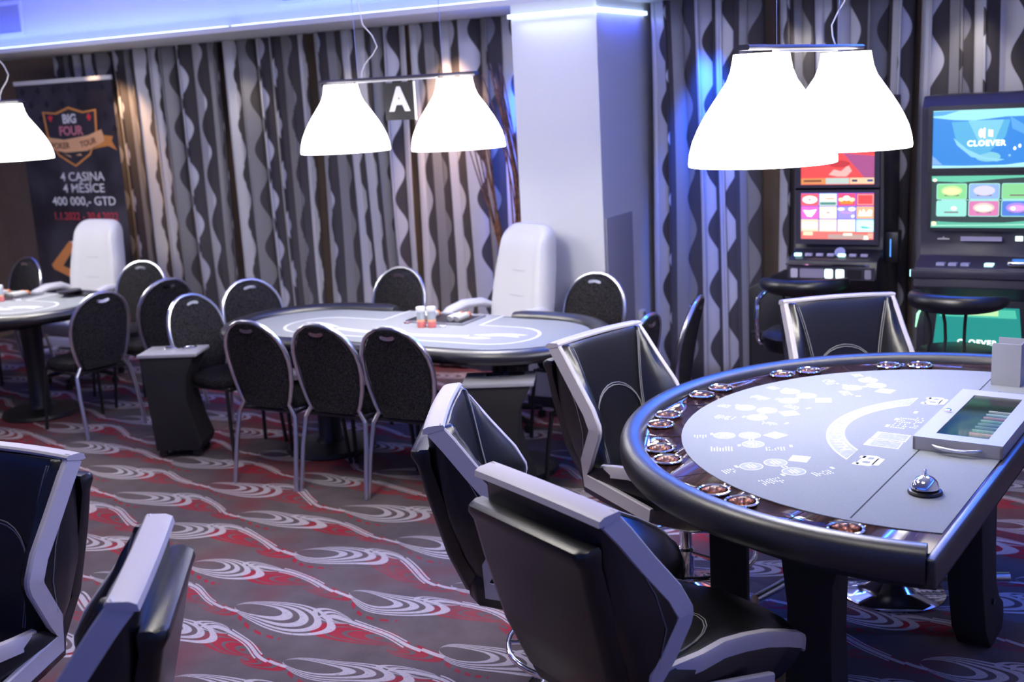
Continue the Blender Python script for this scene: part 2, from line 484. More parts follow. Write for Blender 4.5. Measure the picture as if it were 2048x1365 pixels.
# ------------------------------------------------------------------ curtains
def curtain(x0, x1, y, seed, label, group, z0=.02, z1=2.574, amp=.05, comp=1.35, uoff=0.):
    rnd = random.Random(seed)
    x0 += .027; x1 -= .027
    n = int((x1 - x0) / .012); zs = [z0 + (z1 - z0) * k / 14 for k in range(15)]
    ph = rnd.random() * 6; per = .155 + rnd.random() * .03
    rows = []; us = []
    for k, z in enumerate(zs):
        row = []; u = uoff + rnd.random() * 0; ul = []
        px = None
        for i in range(n + 1):
            s = i / n; x = x0 + (x1 - x0) * s
            q = 2 * PI * x / per + 1.1 * sin(2 * PI * x / .83 + ph) + .5 * sin(2 * PI * x / .37 + 2 * ph)
            a = amp * (.65 + .35 * sin(2 * PI * x / .61 + ph * 2)) * (.75 + .25 * (z / z1) ** .5)
            yy = y + a * sin(q) + .010 * sin(5 * x + 2.2 * z + ph)
            xx = x + .022 * sin(2 * q) + .012 * sin(1.3 * z + 7 * x)
            if px is not None: u += math.hypot(xx - px[0], yy - px[1])
            px = (xx, yy); row.append((xx, yy, z)); ul.append((u, z))
        rows.append(row); us.append(ul)
    us = [[(us[7][i][0], zs[k]) for i in range(n + 1)] for k in range(15)]
    me = bpy.data.meshes.new('curtain'); vs = [p for r in rows for p in r]; fs = []
    for k in range(14):
        for i in range(n): fs.append((k * (n + 1) + i, k * (n + 1) + i + 1, (k + 1) * (n + 1) + i + 1, (k + 1) * (n + 1) + i))
    me.from_pydata(vs, [], fs); uv = me.uv_layers.new(name='UVMap'); fl = [c for r in us for c in r]
    for l in me.loops: uv.data[l.index].uv = fl[l.vertex_index]
    me.materials.append(M['curtain']); me.shade_smooth()
    o = bpy.data.objects.new('curtain', me); COL.objects.link(o)
    sd = o.modifiers.new('t', 'SOLIDIFY'); sd.thickness = .003
    return tag(o, label, 'curtain', group)


G = 'wave striped curtains on the back wall'
curtain(-8.60, -7.84, 7.33, 1, 'dark striped curtain behind the roll-up banner', G)
curtain(-7.83, -6.58, 7.31, 2, 'wave-striped curtain just right of the banner, warm lit at its top', G)
curtain(-6.57, -5.70, 7.31, 3, 'wave-striped curtain rising behind the left end of the middle poker table', G)
curtain(-5.69, -4.81, 7.31, 4, 'wave-striped curtain seen behind the left lampshade of the sign lamp', G)
curtain(-4.80, -3.53, 7.30, 5, 'wave-striped curtain against the left side of the pillar', G)
curtain(-2.91, -2.08, 7.24, 6, 'wave-striped curtain against the right side of the pillar, blue lit at top', G)
curtain(-2.07, -1.22, 7.24, 7, 'wave-striped curtain behind the red-screen slot machine', G)
curtain(-1.21, -.25, 7.24, 8, 'wave-striped curtain between the two slot machines and behind the larger one', G)
curtain(-.24, .8, 7.24, 9, 'wave-striped curtain at the right end behind the larger slot machine', G)


# ================================================================== BLACKJACK TABLE
BO = Vector((-.73535, 3.95651, 0)); BA = math.atan2(.818, .575) + YAW
BH = .85


def bj(s, t, z=BH):
    return (BO.x + s * cos(BA) - t * sin(BA), BO.y + s * sin(BA) + t * cos(BA), z)


def arcpts(R, tc, a0, a1, n, bulge=0):
    return [(R * sin(a), tc + R * cos(a) * (1 + bulge)) for a in (a0 + (a1 - a0) * k / n for k in range(n + 1))]


TC = -.23; BACK = -.425


def seg_poly(R, tb, n=48):
    a = math.acos((tb - TC) / R)
    return arcpts(R, TC, -a, a, n)


tbl = thing('blackjack_table', 'half-round blackjack table with grey felt, wood rim and padded black rail', 'table', (BO.x, BO.y, 0), BA)
top_o = MB().prism(seg_poly(1.045, BACK), BH - .06, BH - .002).build('tabletop', M['wood'], tbl, bevel=.002)
MB().prism(seg_poly(.905, BACK + .006), BH - .0015, BH + .0015).build('felt', M['felt'], tbl)
MB().box((-.886, -.1755, BH + .0014), (.886, -.1715, BH + .0022)).build('felt_seam', M['feltline'], tbl)
# padded rail, swept along the arc
a = math.acos((BACK - TC) / 1.075)
path = arcpts(1.075, TC, -a, a, 72)
rings = []
for i, (x, y) in enumerate(path):
    an = -a + 2 * a * i / 72; ox, oy = sin(an), cos(an); ring = []
    for k in range(20):
        th = 2 * PI * k / 20; c, s_ = cos(th), sin(th)
        rr = .043 * (abs(c) ** .85) * (1 if c > 0 else -1); zz = .052 * (abs(s_) ** .8) * (1 if s_ > 0 else -1)
        ring.append((x + ox * rr, y + oy * rr, BH - .018 + zz))
    rings.append(ring)
MB().loft(rings).build('rail', M['rail'], tbl, sharp=60)
MB().prism([(-1.085, BACK - .03), (1.085, BACK - .03), (1.085, BACK), (-1.085, BACK)], BH - .075, BH + .006).build('dealer_edge', M['rail'], tbl, bevel=.009, seg=3)
MB().prism(seg_poly(.98, BACK), BH - .13, BH - .06).build('apron', M['blackmatte'], tbl)
# wood joints
for a_ in (-78, -50.5, -25, 0, 25, 50.5, 78):
    an = R_(a_); T = Matrix.Rotation(-an, 4, 'Z')
    MB().box((-.0012, .907, 0), (.0012, 1.04, .0012), Matrix.Translation((0, TC, BH - .002)) @ T).build('rim_joint', M['feltline'], tbl)
# cup holders: flange and a deep copper-toned bowl
cup = MB().lathe([(.040, -.050), (.041, -.010), (.043, -.001), (.050, .0005), (.0515, .004), (.050, .007), (.046, .0085), (.0425, .006), (.0415, .003)], 32, cap0=False, cap1=False)
cup_o = cup.build('cup_holder', M['chrome'], tbl)
bowl = MB().lathe([(.0005, -.0495), (.036, -.049), (.0395, -.045), (.0405, .0), (.0420, .0055)], 32, cap0=True, cap1=False)
bowl_o = bowl.build('cup_lining', M['warmsteel'], cup_o)
cup_o.location = (0, 0, 0)
angs = [-87.6]
for c in (-64, -37.6, -14): angs += [c - 3.6, c + 3.6]
for c in (11, 37.4, 64.6): angs += [c - 3.7, c + 3.7]
angs += [87.6]
cutter = MB()
for k, a_ in enumerate(angs):
    r = .972 + .02 * cos(R_(a_)) ** 2
    if k == 0: c = cup_o; b = bowl_o
    else:
        c = cup_o.copy(); COL.objects.link(c); b = bowl_o.copy(); COL.objects.link(b); c.parent = tbl; b.parent = c
    c.location = (r * sin(R_(a_)), TC + r * cos(R_(a_)), BH)
    cutter.lathe([(.0425, -.052), (.0425, .02)], 32, tuple(c.location))
ct = cutter.build('cutter', M['wood']); ct.parent = tbl
bmod = top_o.modifiers.new('b', 'BOOLEAN'); bmod.operation = 'DIFFERENCE'; bmod.solver = 'EXACT'; bmod.object = ct
bpy.context.view_layer.update()
new_me = bpy.data.meshes.new_from_object(top_o.evaluated_get(bpy.context.evaluated_depsgraph_get()))
top_o.modifiers.clear(); top_o.data = new_me; bpy.data.objects.remove(ct)


# legs: curved boards
def leg_board(x, y, ang, prof, th):
    T = Matrix.Translation((x, y, 0)) @ Matrix.Rotation(R_(ang), 4, 'Z') @ Matrix.Rotation(PI / 2, 4, 'X')
    return MB().prism(prof, -th / 2, th / 2, T).build('leg', M['blackmatte'], tbl, bevel=.006)


prof = [(-.085, 0), (.085, 0), (.08, .06), (.07, .3), (.075, .5), (.11, .62), (.22, .72), (-.16, .72), (-.10, .6), (-.075, .4)]
leg_board(-.52, .05, -90, prof, .15)
leg_board(-.26, .47, 20, [(-.075, 0), (.08, 0), (.075, .3), (.07, .6), (.075, .72), (-.09, .72), (-.08, .5), (-.065, .2)], .13)
leg_board(.12, -.27, 0, [(.09, 0), (.26, .0), (.285, .05), (.27, .11), (.2, .16), (.14, .24), (.11, .4), (.1, .6), (.12, .72), (-.14, .72), (-.11, .5), (-.075, .3), (0, .1)], .12)
bolt = MB().tube([(.195, -.333, .19), (.195, -.338, .19)], .012, 12).build('leg_bolt', M['black'], tbl)
# chrome foot rail between the legs
def uv2(p):     # camera frame floor point -> table local
    s_ = Vector((.5751, .8181)); n_ = Vector((-.8181, .5751)); d = Vector(p) - Vector((1.275, 3.817)); return d.dot(s_), d.dot(n_)
fr = [uv2(p) + (.15,) for p in ((.855, 3.988), (.95, 4.075), (1.02, 4.14), (1.06, 4.17), (1.12, 4.165), (1.45, 4.118), (1.84, 4.063))]
MB().tube(fr, .019, 14).build('foot_rail', M['steel'], tbl)

# printed layout on the felt
pr_ = MB(); Z0 = BH + .0018


def radial(a, r, lat=0):
    an = R_(a); return (r * sin(an) + lat * cos(an), TC + r * cos(an) - lat * sin(an))


for pa in (-51.5, -25.5, 2, 24, 51):
    T = Matrix.Translation((0, TC, 0)) @ Matrix.Rotation(-R_(pa), 4, 'Z')
    # local frame: y radial outwards, x lateral
    cs = [(0, .758), (0, .672), (-.10, .665)]
    for cx, cy in cs:
        pr_.m(M['print'])
        # ring
        o1, i1 = ell(cx, cy, .0375, .0375, 28), ell(cx, cy, .0345, .0345, 28)
        for k in range(28):
            q = (k + 1) % 28
            pr_.add([T @ Vector((*p, Z0 + .0003)) for p in (o1[k], o1[q], i1[q], i1[k])], [(0, 1, 2, 3)])
        pr_.m(M['printsoft']).flat(ell(cx, cy, .0345, .0345, 28), Z0 + .0002, T)
        pr_.m(M['print'])
        for k in (-1, 0, 1): pr_.flat(rect(cx + k * .0, cy + k * .011, .042 - abs(k) * .012, .005), Z0 + .0005, T)
    d = .042
    pr_.flat([(d, .585), (0, .585 + d), (-d, .585), (0, .585 - d)], Z0 + .0003, T)
    for k in (-.5, .5): pr_.flat(rect(-.05, .668 + k * .012, .016, .006), Z0 + .0003, T)
    # small lettering blocks
    rnd = random.Random(int(pa * 10))
    for (bx, by, nx, ny) in ((-.005, .845, 5, 3), (-.145, .775, 8, 4), (-.145, .60, 7, 3)):
        for yy in range(ny):
            for xx in range(nx):
                if rnd.random() < .2: continue
                pr_.flat(rect(bx + (yy - ny / 2) * .013, by + (xx - nx / 2) * .0095, .006 + rnd.random() * .006, .0042), Z0 + .0003, T)
        pr_.flat(rect(bx - .004 + ny * .009, by - nx * .0065 - .012, .020, .010), Z0 + .0003, T)
# curved band
def band(Ro, co, so, Ri, ci, si, z, n=36):
    """between outer circle (centre t=co, half span so) and inner circle"""
    ao, ai = math.asin(so / Ro), math.asin(si / Ri)
    P = [[(Ro * sin(t), co + Ro * cos(t)) for t in [-ao + 2 * ao * k / n for k in range(n + 1)]],
         [(Ri * sin(t), ci + Ri * cos(t)) for t in [-ai + 2 * ai * k / n for k in range(n + 1)]]]
    pr_.add([(x, y, z) for r in P for x, y in r], [(k, k + 1, n + 2 + k, n + 1 + k) for k in range(n)])
pr_.m(M['print']); band(.551, -.375, .404, .41, -.290, .290, Z0 + .0002)
pr_.m(M['printsoft']); band(.545, -.375, .392, .417, -.290, .300, Z0 + .0004)
pr_.m(M['print'])
rnd = random.Random(9)
for k in range(24):                                  # small illegible marks along the band
    if k % 6 == 5: continue
    an = -38 + k * 3.3; T = Matrix.Translation((.487 * sin(R_(an)), -.335 + .475 * cos(R_(an)), 0)) @ Matrix.Rotation(-R_(an), 4, 'Z')
    pr_.flat(rect(-.007, 0, .006, .030 + rnd.random() * .014), Z0 + .0007, T)
    pr_.flat(rect(.004, rnd.choice((-.012, .0, .012)), .014, .008), Z0 + .0007, T)
# two card boxes
for (s0, s1) in ((-.232, -.158), (-.150, -.070)):
    pr_.m(M['print']).flat([(s0, -.112), (s1, -.108), (s1 + .0, .004), (s0, .002)], Z0 + .0002)
    pr_.m(M['printsoft']).flat([(s0 + .004, -.108), (s1 - .004, -.104), (s1 - .004, -.012), (s0 + .004, -.014)], Z0 + .0004)
# paytable lettering
pr_.m(M['print']); rnd = random.Random(5)
for r_ in range(6):
    for c_ in range(10):
        if rnd.random() < .25: continue
        pr_.flat(rect(.0 + r_ * .024 + (.02 if c_ > 5 else 0), -.02 - c_ * .0085, .011, .0045), Z0 + .0003)
for p in ((.0, .0), (.09, -.005), (.2, -.04)): pr_.flat(rect(p[0] + .01, p[1] - .005, .026, .012), Z0 + .0003)
# emblem either side of the band: rounded block with openings and feet
for sg in (-1, 1):
    cx, cy = sg * .385, -.063
    pr_.m(M['print']).flat(rrect(cx, cy, .105, .052, .016), Z0 + .0002)
    pr_.flat(rrect(cx, cy - .032, .075, .022, .008), Z0 + .0002)
    pr_.flat(rect(cx - .042, cy + .026, .022, .018), Z0 + .0002); pr_.flat(rect(cx + .03, cy + .026, .022, .018), Z0 + .0002)
    pr_.m(M['felt']).flat(rrect(cx - .018, cy + .0, .020, .024, .006), Z0 + .0005)
    pr_.flat(rrect(cx + .024, cy - .002, .022, .018, .005), Z0 + .0005)
pr_.build('felt_print', None, tbl)

# ------------------------------------------------------------------ chip tray with glass lid
tray = thing('chip_tray', 'grey metal chip tray with hinged glass lid on the blackjack table', 'chip tray', bj(.112, -.289), BA)
hw, hd, th = .322, .137, .040
b = MB()
b.box((-hw, -hd, .0025), (hw, -hd + .008, th)).box((-hw, hd - .008, .0025), (hw, hd, th)).box((-hw, -hd, .0025), (-hw + .008, hd, th)).box((hw - .008, -hd, .0025), (hw, hd, th))
b.build('body', M['greytop'], tray)
MB().box((-hw + .008, -hd + .008, .0022), (hw - .008, hd - .008, .004)).build('inner_floor', pm((.10, .17, .19), .8), tray)
lid = MB()
gx0, gx1, gy0, gy1 = -.262, .251, -.082, .080
lid.box((-hw, -hd, th), (gx0, hd, th + .006)).box((gx1, -hd, th), (hw, hd, th + .006)).box((gx0, -hd, th), (gx1, gy0, th + .006)).box((gx0, gy1, th), (gx1, hd, th + .006))
lido = lid.build('lid', M['greytop'], tray)
MB().box((gx0, gy0, th + .001), (gx1, gy1, th + .003)).build('lid_glass', M['glass'], lido)
hp = [(-hw - .002, .075, .024), (-hw - .014, .06, .022), (-hw - .022, .03, .020), (-hw - .024, 0, .019), (-hw - .022, -.03, .02), (-hw - .014, -.06, .022), (-hw - .002, -.075, .024)]
MB().tube(hp, [.004, .006, .007, .0075, .007, .006, .004], 12).build('handle', M['steel'], tray)
MB().lathe([(.011, 0), (.011, .008), (.008, .010)], 20, (0, .108, th + .006)).build('lock', M['chrome'], tray)
# chips on edge in the tray
chipm = {'red': (.62, .03, .06), 'green': (.05, .42, .22), 'dark teal': (.04, .20, .22), 'pale blue': (.35, .6, .75), 'pink': (.75, .18, .25), 'white': (.6, .62, .7)}


def chip_mesh(col):
    m = mat('chip_' + '_'.join(str(round(c, 2)) for c in col), col, .5, grain=.5, gscale=140, gcol=(.75, .75, .75))
    mb = MB(); n = 14
    mb.loft([[(.0185 * cos(2 * PI * i / n), y, .0185 * sin(2 * PI * i / n)) for i in range(n)] for y in (-.0020, .0020)])
    o = mb.build('casino_chip', m); return o


cols = [('red', -.20), ('green', -.155), ('dark teal', -.11), ('dark teal', -.065), ('green', -.02), ('red', .025), ('pale blue', .07), ('white', .115)]
seen = {}
places = {-.20: 'nearest the bell', -.155: 'second from the bell', -.11: 'third from the bell', -.065: 'in the middle left', -.02: 'in the middle right', .025: 'behind the green row', .07: 'behind the red row', .115: 'farthest from the bell'}
for cn, sx in cols:
    proto = seen.get(cn) or chip_mesh(chipm[cn]); first = cn not in seen; seen[cn] = proto
    for k in range(26):
        if first and k == 0: o = proto
        else: o = proto.copy(); COL.objects.link(o)
        p = bj(.112 - .20 + (sx + .20) * .88, -.289 - .122 + .0043 * k + .004, BH + .0235)
        o.location = p; o.rotation_euler = (0, 0, BA)
        tag(o, '%s casino chip on edge in the tray row %s' % (cn, places[sx]), 'chip', '%s chips in the tray row %s' % (cn, places[sx]))

# ------------------------------------------------------------------ bell
bell = thing('call_bell', 'chrome desk bell with black base on the blackjack table', 'bell', bj(-.60, -.297, BH + .0018), BA)
MB().lathe([(.048, 0), (.049, .005), (.046, .010), (.036, .013)], 32).build('base', M['black'], bell)
MB().lathe([(.040, .016), (.041, .018), (.039, .026), (.033, .038), (.022, .048), (.010, .053), (.003, .054)], 36, cap0=False).build('dome', M['chrome'], bell)
MB().lathe([(.006, .008), (.006, .056), (.0045, .058), (.003, .064), (.0045, .066), (.0045, .070), (.002, .072)], 16).build('plunger', M['chrome'], bell)
# discard holder
sh = thing('discard_holder', 'upright grey metal card discard holder at the table back', 'card holder', bj(.745, -.245, BH + .0018), BA)
b = MB(); hh = .165
b.prism(rrect(0, hh / 2, .105, hh, .008), -.0015, .0015, Matrix.Translation((-.045, 0, 0)) @ Matrix.Rotation(PI / 2, 4, 'Z') @ Matrix.Rotation(PI / 2, 4, 'X'))
b.box((-.045, -.0525, 0), (.07, -.0495, hh)).box((-.045, -.0525, 0), (.07, .0525, .003)).box((.067, -.0525, 0), (.07, .0525, hh))
b.build('shell', M['greybox'], sh)
MB().box((-.03, -.045, .003), (.06, .045, .03)).build('divider', M['dark'], sh)
# two chrome markers
for (s_, t_, ln, ag, rr, lb) in ((.475, -.275, .075, 15, .013, 'chrome tube lying behind the chip tray, the thicker of two'), (.49, -.315, .06, 30, .008, 'chrome pen-like tube lying behind the chip tray, the thinner of two')):
    x, y, z = bj(s_, t_, BH + .0018 + rr)
    t = thing('metal_tube', lb, 'tube', (x, y, z), BA + R_(ag))
    MB().tube([(-ln / 2, 0, 0), (ln / 2, 0, 0)], rr * .85, 16).build('barrel', M['steel'], t)
    MB().tube([(-ln / 2 - .004, 0, 0), (-ln / 2 + .01, 0, 0)], rr, 16).build('cap', M['chrome'], t)
    MB().tube([(ln / 2 - .01, 0, 0), (ln / 2 + .004, 0, 0)], rr, 16).build('cap', M['chrome'], t)


# ================================================================== CASINO CHAIR (leather shell)
def lerp(tab, z):
    for k in range(len(tab) - 1):
        a, b = tab[k], tab[k + 1]
        if a[0] <= z <= b[0] or k == len(tab) - 2:
            f = (z - a[0]) / (b[0] - a[0]); return [p + (q - p) * f for p, q in zip(a[1:], b[1:])]
    return list(tab[-1][1:])


# z : rear f, wing tip f, half width, seam y, inner centre f
SH = [(.46, .105, .13, .225, .13, .165), (.50, .09, .145, .245, .135, .16), (.60, .05, .20, .27, .14, .135), (.70, .02, .25, .285, .145, .115),
      (.73, .012, .252, .287, .15, .11), (.80, -.005, .215, .282, .16, .092), (.90, -.022, .135, .274, .18, .072), (1.0, -.032, .06, .268, .205, .050), (1.035, -.034, .030, .265, .215, .036)]
PX = -.45      # chair origin is the pedestal; profile values measured from the top of the back


def shell_slice(z):
    fr, ft, hw, ys, fi = lerp(SH, z)
    half = []
    # inner from centre to tip
    ftc = ft - .006
    n1 = 4
    for k in range(n1 + 1):
        y = ys * k / n1; half.append((fi + .012 * (k / n1) ** 2 - .006 * (k == n1), y))
    for k in range(1, 6):
        s = k / 5; y = ys + (hw - .030 - ys) * s; f0 = fi + .012
        f = f0 + (max(ftc, f0) - f0) * s + .022 * sin(PI * s) * (1 if z < .98 else .3); half.append((f, y))
    half.append((ftc + .004, hw - .015)); half.append((ftc - .004, hw - .002))
    # outer back to centre
    hr = hw * .93
    for k in range(1, 5):
        s = k / 4; half.append((ftc + (fr + .03 - ftc) * s, hw - .002 + (hr - hw) * s * s))
    half.append((fr + .010, hr - .02)); half.append((fr, hr - .05)); half.append((fr, 0))
    full = [(f, y) for f, y in half] + [(f, -y) for f, y in half[1:-1]][::-1]
    return [(f + PX, y, z) for f, y in full]


def make_casino_chair(label):
    t = thing('casino_chair', label, 'chair', (0, 0, 0), 0)
    zs = [.455, .465, .50, .55, .60, .65, .70, .73, .77, .82, .87, .92, .97, 1.01, 1.030, 1.036]
    rings = []
    for k, z in enumerate(zs):
        r = shell_slice(max(z, .46))
        r = [(x, y, z) for x, y, _ in r]
        if k in (0, len(zs) - 1):
            cx = sum(p[0] for p in r) / len(r); r = [(cx + (x - cx) * .86, y * .97, z_) for x, y, z_ in r]
        rings.append(r)
    bk = MB().loft(rings).build('backrest', M['leather_soft'], t, sharp=50)
    # trim along the wing tips and across the top
    tr = MB()
    for sg in (-1, 1):
        rr = []
        pts = [(z, *lerp(SH, z)) for z in (.455, .50, .55, .60, .65, .69, .715, .735, .76, .80, .85, .90, .95, .99, 1.02, 1.046)]
        for i, p in enumerate(pts):
            z, fr, ft, hw = p[0], p[1], p[2], p[3]
            a_ = pts[max(i - 1, 0)]; b_ = pts[min(i + 1, len(pts) - 1)]
            tf, tz = b_[2] - a_[2], b_[0] - a_[0]; l = math.hypot(tf, tz); nf, nz = tz / l, -tf / l   # outward = forward side
            c = (ft + PX - .006, sg * (hw - .010), z)
            sec = []
            for (dl, dn) in ((-.014, -.010), (-.011, .005), (.005, .008), (.011, .004), (.0125, -.048), (.004, -.050), (-.012, -.02)):
                sec.append((c[0] + nf * dn, c[1] + sg * dl, c[2] + nz * dn))
            rr.append(sec)
        tr.loft(rr)
    rr = []
    for k in range(13):
        y = -.268 + .536 * k / 12; sag = .006 * (1 - (y / .268) ** 2)
        rr.append([(PX + f - .006 * (1 - (y / .268) ** 2), y, z + sag) for f, z in ((.033, 1.034), (.034, 1.042), (.028, 1.048), (-.018, 1.044), (-.034, 1.036), (-.0375, 1.020), (-.02, 1.020))])
    tr.loft(rr)
    tr.build('backrest_trim', M['trim'], bk, sharp=40)
    # outer rear pad
    rg = []
    for z, f0, f1, hw in ((.45, .07, .12, .19), (.46, .055, .12, .20), (.60, .005, .06, .235), (.80, -.045, .01, .25), (.91, -.070, -.02, .252), (.938, -.086, -.02, .253), (.955, -.084, -.02, .252), (.964, -.07, -.025, .25)):
        pts = [(f1, -hw), (f1, hw), (f0 + .02, hw), (f0 + .004, hw - .012), (f0, hw - .03), (f0, 0), (f0, -hw + .03), (f0 + .004, -hw + .012), (f0 + .02, -hw)]
        rg.append([(f + PX, y, z) for f, y in pts])
    MB().loft(rg).build('rear_pad', M['leather'], bk, sharp=45)
    # seams
    st = MB()
    for sg in (-1, 1):
        for off in (-.005, .005):
            ln = []
            for z in (.53, .58, .63, .68, .73, .78, .83, .88, .93, .98, 1.02):
                fr_, ft, hw, ys, fi = lerp(SH, z); ln.append((fi + .012 + PX + .004, sg * (ys + off), z))
            st.tube(ln, .0022, 6)
            arc = []
            for k in range(13):
                th_ = PI * k / 12; y = -.14 * cos(th_); z = .70 + (.13 + off) * sin(th_); fi = lerp(SH, z)[4]
                arc.append((fi + PX + .012 * (abs(y) / .15) ** 2 + .003, y, z))
            if sg == 1: st.tube(arc, .0022, 6)
        ln = []
        for z in (1.0, .95, .9, .8, .7, .6, .52):
            fr_, ft, hw, ys, fi = lerp(SH, z); s = .45 if z < .95 else .25 + (1 - z) * 4
            ln.append((ft + (fr_ + .03 - ft) * s + PX, sg * (hw + .0005 - .035 * hw * s * s * 2), z))
        st.tube(ln, .0013, 5)
    st.build('stitching', M['stitch'], bk)
    # seat: lofted along the depth
    SE = [(.07, .20, .50, .49, .42), (.10, .235, .525, .50, .40), (.20, .255, .545, .505, .385), (.30, .262, .572, .505, .37), (.38, .265, .582, .508, .36), (.46, .264, .572, .512, .355), (.55, .260, .552, .515, .355), (.64, .253, .520, .512, .36), (.71, .240, .488, .50, .375), (.745, .225, .465, .478, .40), (.755, .21, .45, .455, .42)]
    rg = []
    for f, hw, zs_, zc, zb in SE:
        sec = []
        for y in (-1, -.93, -.8, -.55, -.3, 0, .3, .55, .8, .93, 1):
            q = abs(y); z = zc if q < .5 else zc + (zs_ - zc) * min(1, (q - .5) / .35) ** 1.5
            if q > .99: z = zs_ - .03
            sec.append((f + PX + (.035 * (1 - q * q) if f > .6 else 0), y * hw, z))
        for y in (1, .85, .5, -.5, -.85, -1): sec.append((f + PX + (.02 * (1 - abs(y)) if f > .6 else 0), y * hw * .93, zb + (.02 if abs(y) == 1 else 0)))
        rg.append(sec)
    seat = MB().loft(rg).build('seat', M['leather_soft'], t, sharp=50)
    tr = MB()
    for sg in (-1, 1):
        rr = []
        for i, (f, hw, zs_, zc, zb) in enumerate(SE[2:]):
            y0 = sg * (hw + .003 - (.034 if i == 0 else 0))
            rr.append([(f + PX, y0 - sg * .016, zs_ + .008), (f + PX, y0 + sg * .002, zs_ + .006), (f + PX, y0 + sg * .006, zs_ - .005), (f + PX, y0 + sg * .003, zs_ - .042), (f + PX, y0 - sg * .01, zs_ - .042)])
        MB().loft(rr).build('seat_trim', M['trim'], seat, sharp=40)
    st = MB()
    for off in (-.004, .006):
        st.tube([(PX + .16 + .01, y, .508) for y in (-.14, .14)] if False else [(PX + .30 + .24 * cos(th_) + off, .13 * sin(th_), .5135) for th_ in [R_(-90 + 15 * k) for k in range(13)]], .002, 5)
    st.build('stitching', M['stitch'], seat)
    MB().box((-.12, -.11, .335), (.12, .11, .375)).build('mounting_plate', M['black'], t, bevel=.01)
    MB().lathe([(.034, .02), (.034, .18), (.026, .19), (.026, .30), (.020, .305), (.020, .34)], 24).build('column', M['chrome'], t)
    MB().lathe([(.215, 0), (.218, .006), (.20, .014), (.12, .030), (.06, .045), (.035, .06)], 40).build('base_disc', M['chrome'], t)
    fr = MB()
    fr.tube([(.28 * cos(2 * PI * k / 40), .28 * sin(2 * PI * k / 40), .17) for k in range(40)], .011, 12, close=True)
    fr.tube([(-.28, 0, .17), (-.034, 0, .17)], .009, 10).tube([(.28, 0, .17), (.034, 0, .17)], .009, 10)
    fr.build('foot_ring', M['chrome'], t)
    return t


def place_by_back(cx, cy, fx, fy):
    """back-top centre and facing in the camera-aligned frame -> room location, rotation of the pedestal"""
    l = math.hypot(fx, fy); fx, fy = fx / l, fy / l
    px, py = cx + .45 * fx, cy + .45 * fy
    p = Rz @ Vector((px, py, 0)); return (p.x, p.y, 0), math.atan2(fy, fx) + YAW


chairs = [
    (.06, 2.83, .82, .573, 'black leather casino chair nearest the camera, its back towards us at the blackjack table'),
    (-.24, 3.72, 1, -.07, 'black leather casino chair seen from its side, just behind the nearest one'),
    (.353, 4.75, .70, -.716, 'black leather casino chair with blue sheen at the far left of the blackjack table'),
    (1.52, 5.25, .10, -.99, 'black leather casino chair facing us from behind the blackjack table, before the slot machines'),
    (-1.586, 3.48, -.44, -.90, 'black leather casino chair cut by the left edge of the photo'),
    (-.89, 2.525, -.99, -.134, 'black leather casino chair at the bottom left, seen edge on from behind'),
]
proto = None
for cx, cy, fx, fy, lb in chairs:
    loc, rz = place_by_back(cx, cy, fx, fy)
    if proto is None: proto = make_casino_chair(lb); proto.location = loc; proto.rotation_euler = (0, 0, rz); proto['group'] = 'leather casino chairs'
    else: dup(proto, loc, rz, lb, 'leather casino chairs')

# stool whose chrome disc shows under the blackjack table
p = Rz @ Vector((1.48, 4.31, 0))
st = thing('pedestal_stool', 'low pedestal stool tucked under the blackjack table, its chrome disc base showing', 'stool', (p.x, p.y, 0), 0)
MB().lathe([(.20, 0), (.205, .007), (.19, .018), (.11, .035), (.05, .06), (.03, .10)], 48).build('base_disc', M['chrome'], st)
MB().lathe([(.025, .05), (.025, .26)], 20).build('column', M['chrome'], st)
MB().lathe([(.10, .26), (.125, .27), (.125, .30), (.10, .31)], 32).build('seat', M['leather'], st)


# ================================================================== BANQUET CHAIR
def oval(z):
    """half width of the rounded back at height z"""
    tab = [(.44, .150), (.50, .175), (.58, .198), (.66, .210), (.72, .212), (.78, .203), (.83, .182), (.87, .152), (.90, .115), (.92, .075), (.93, .03)]
    return lerp(tab, z)[0]


def lean(z): return -.20 - .10 * max(0, (z - .46)) / .47 + .02 * sin(PI * max(0, (z - .46)) / .47)


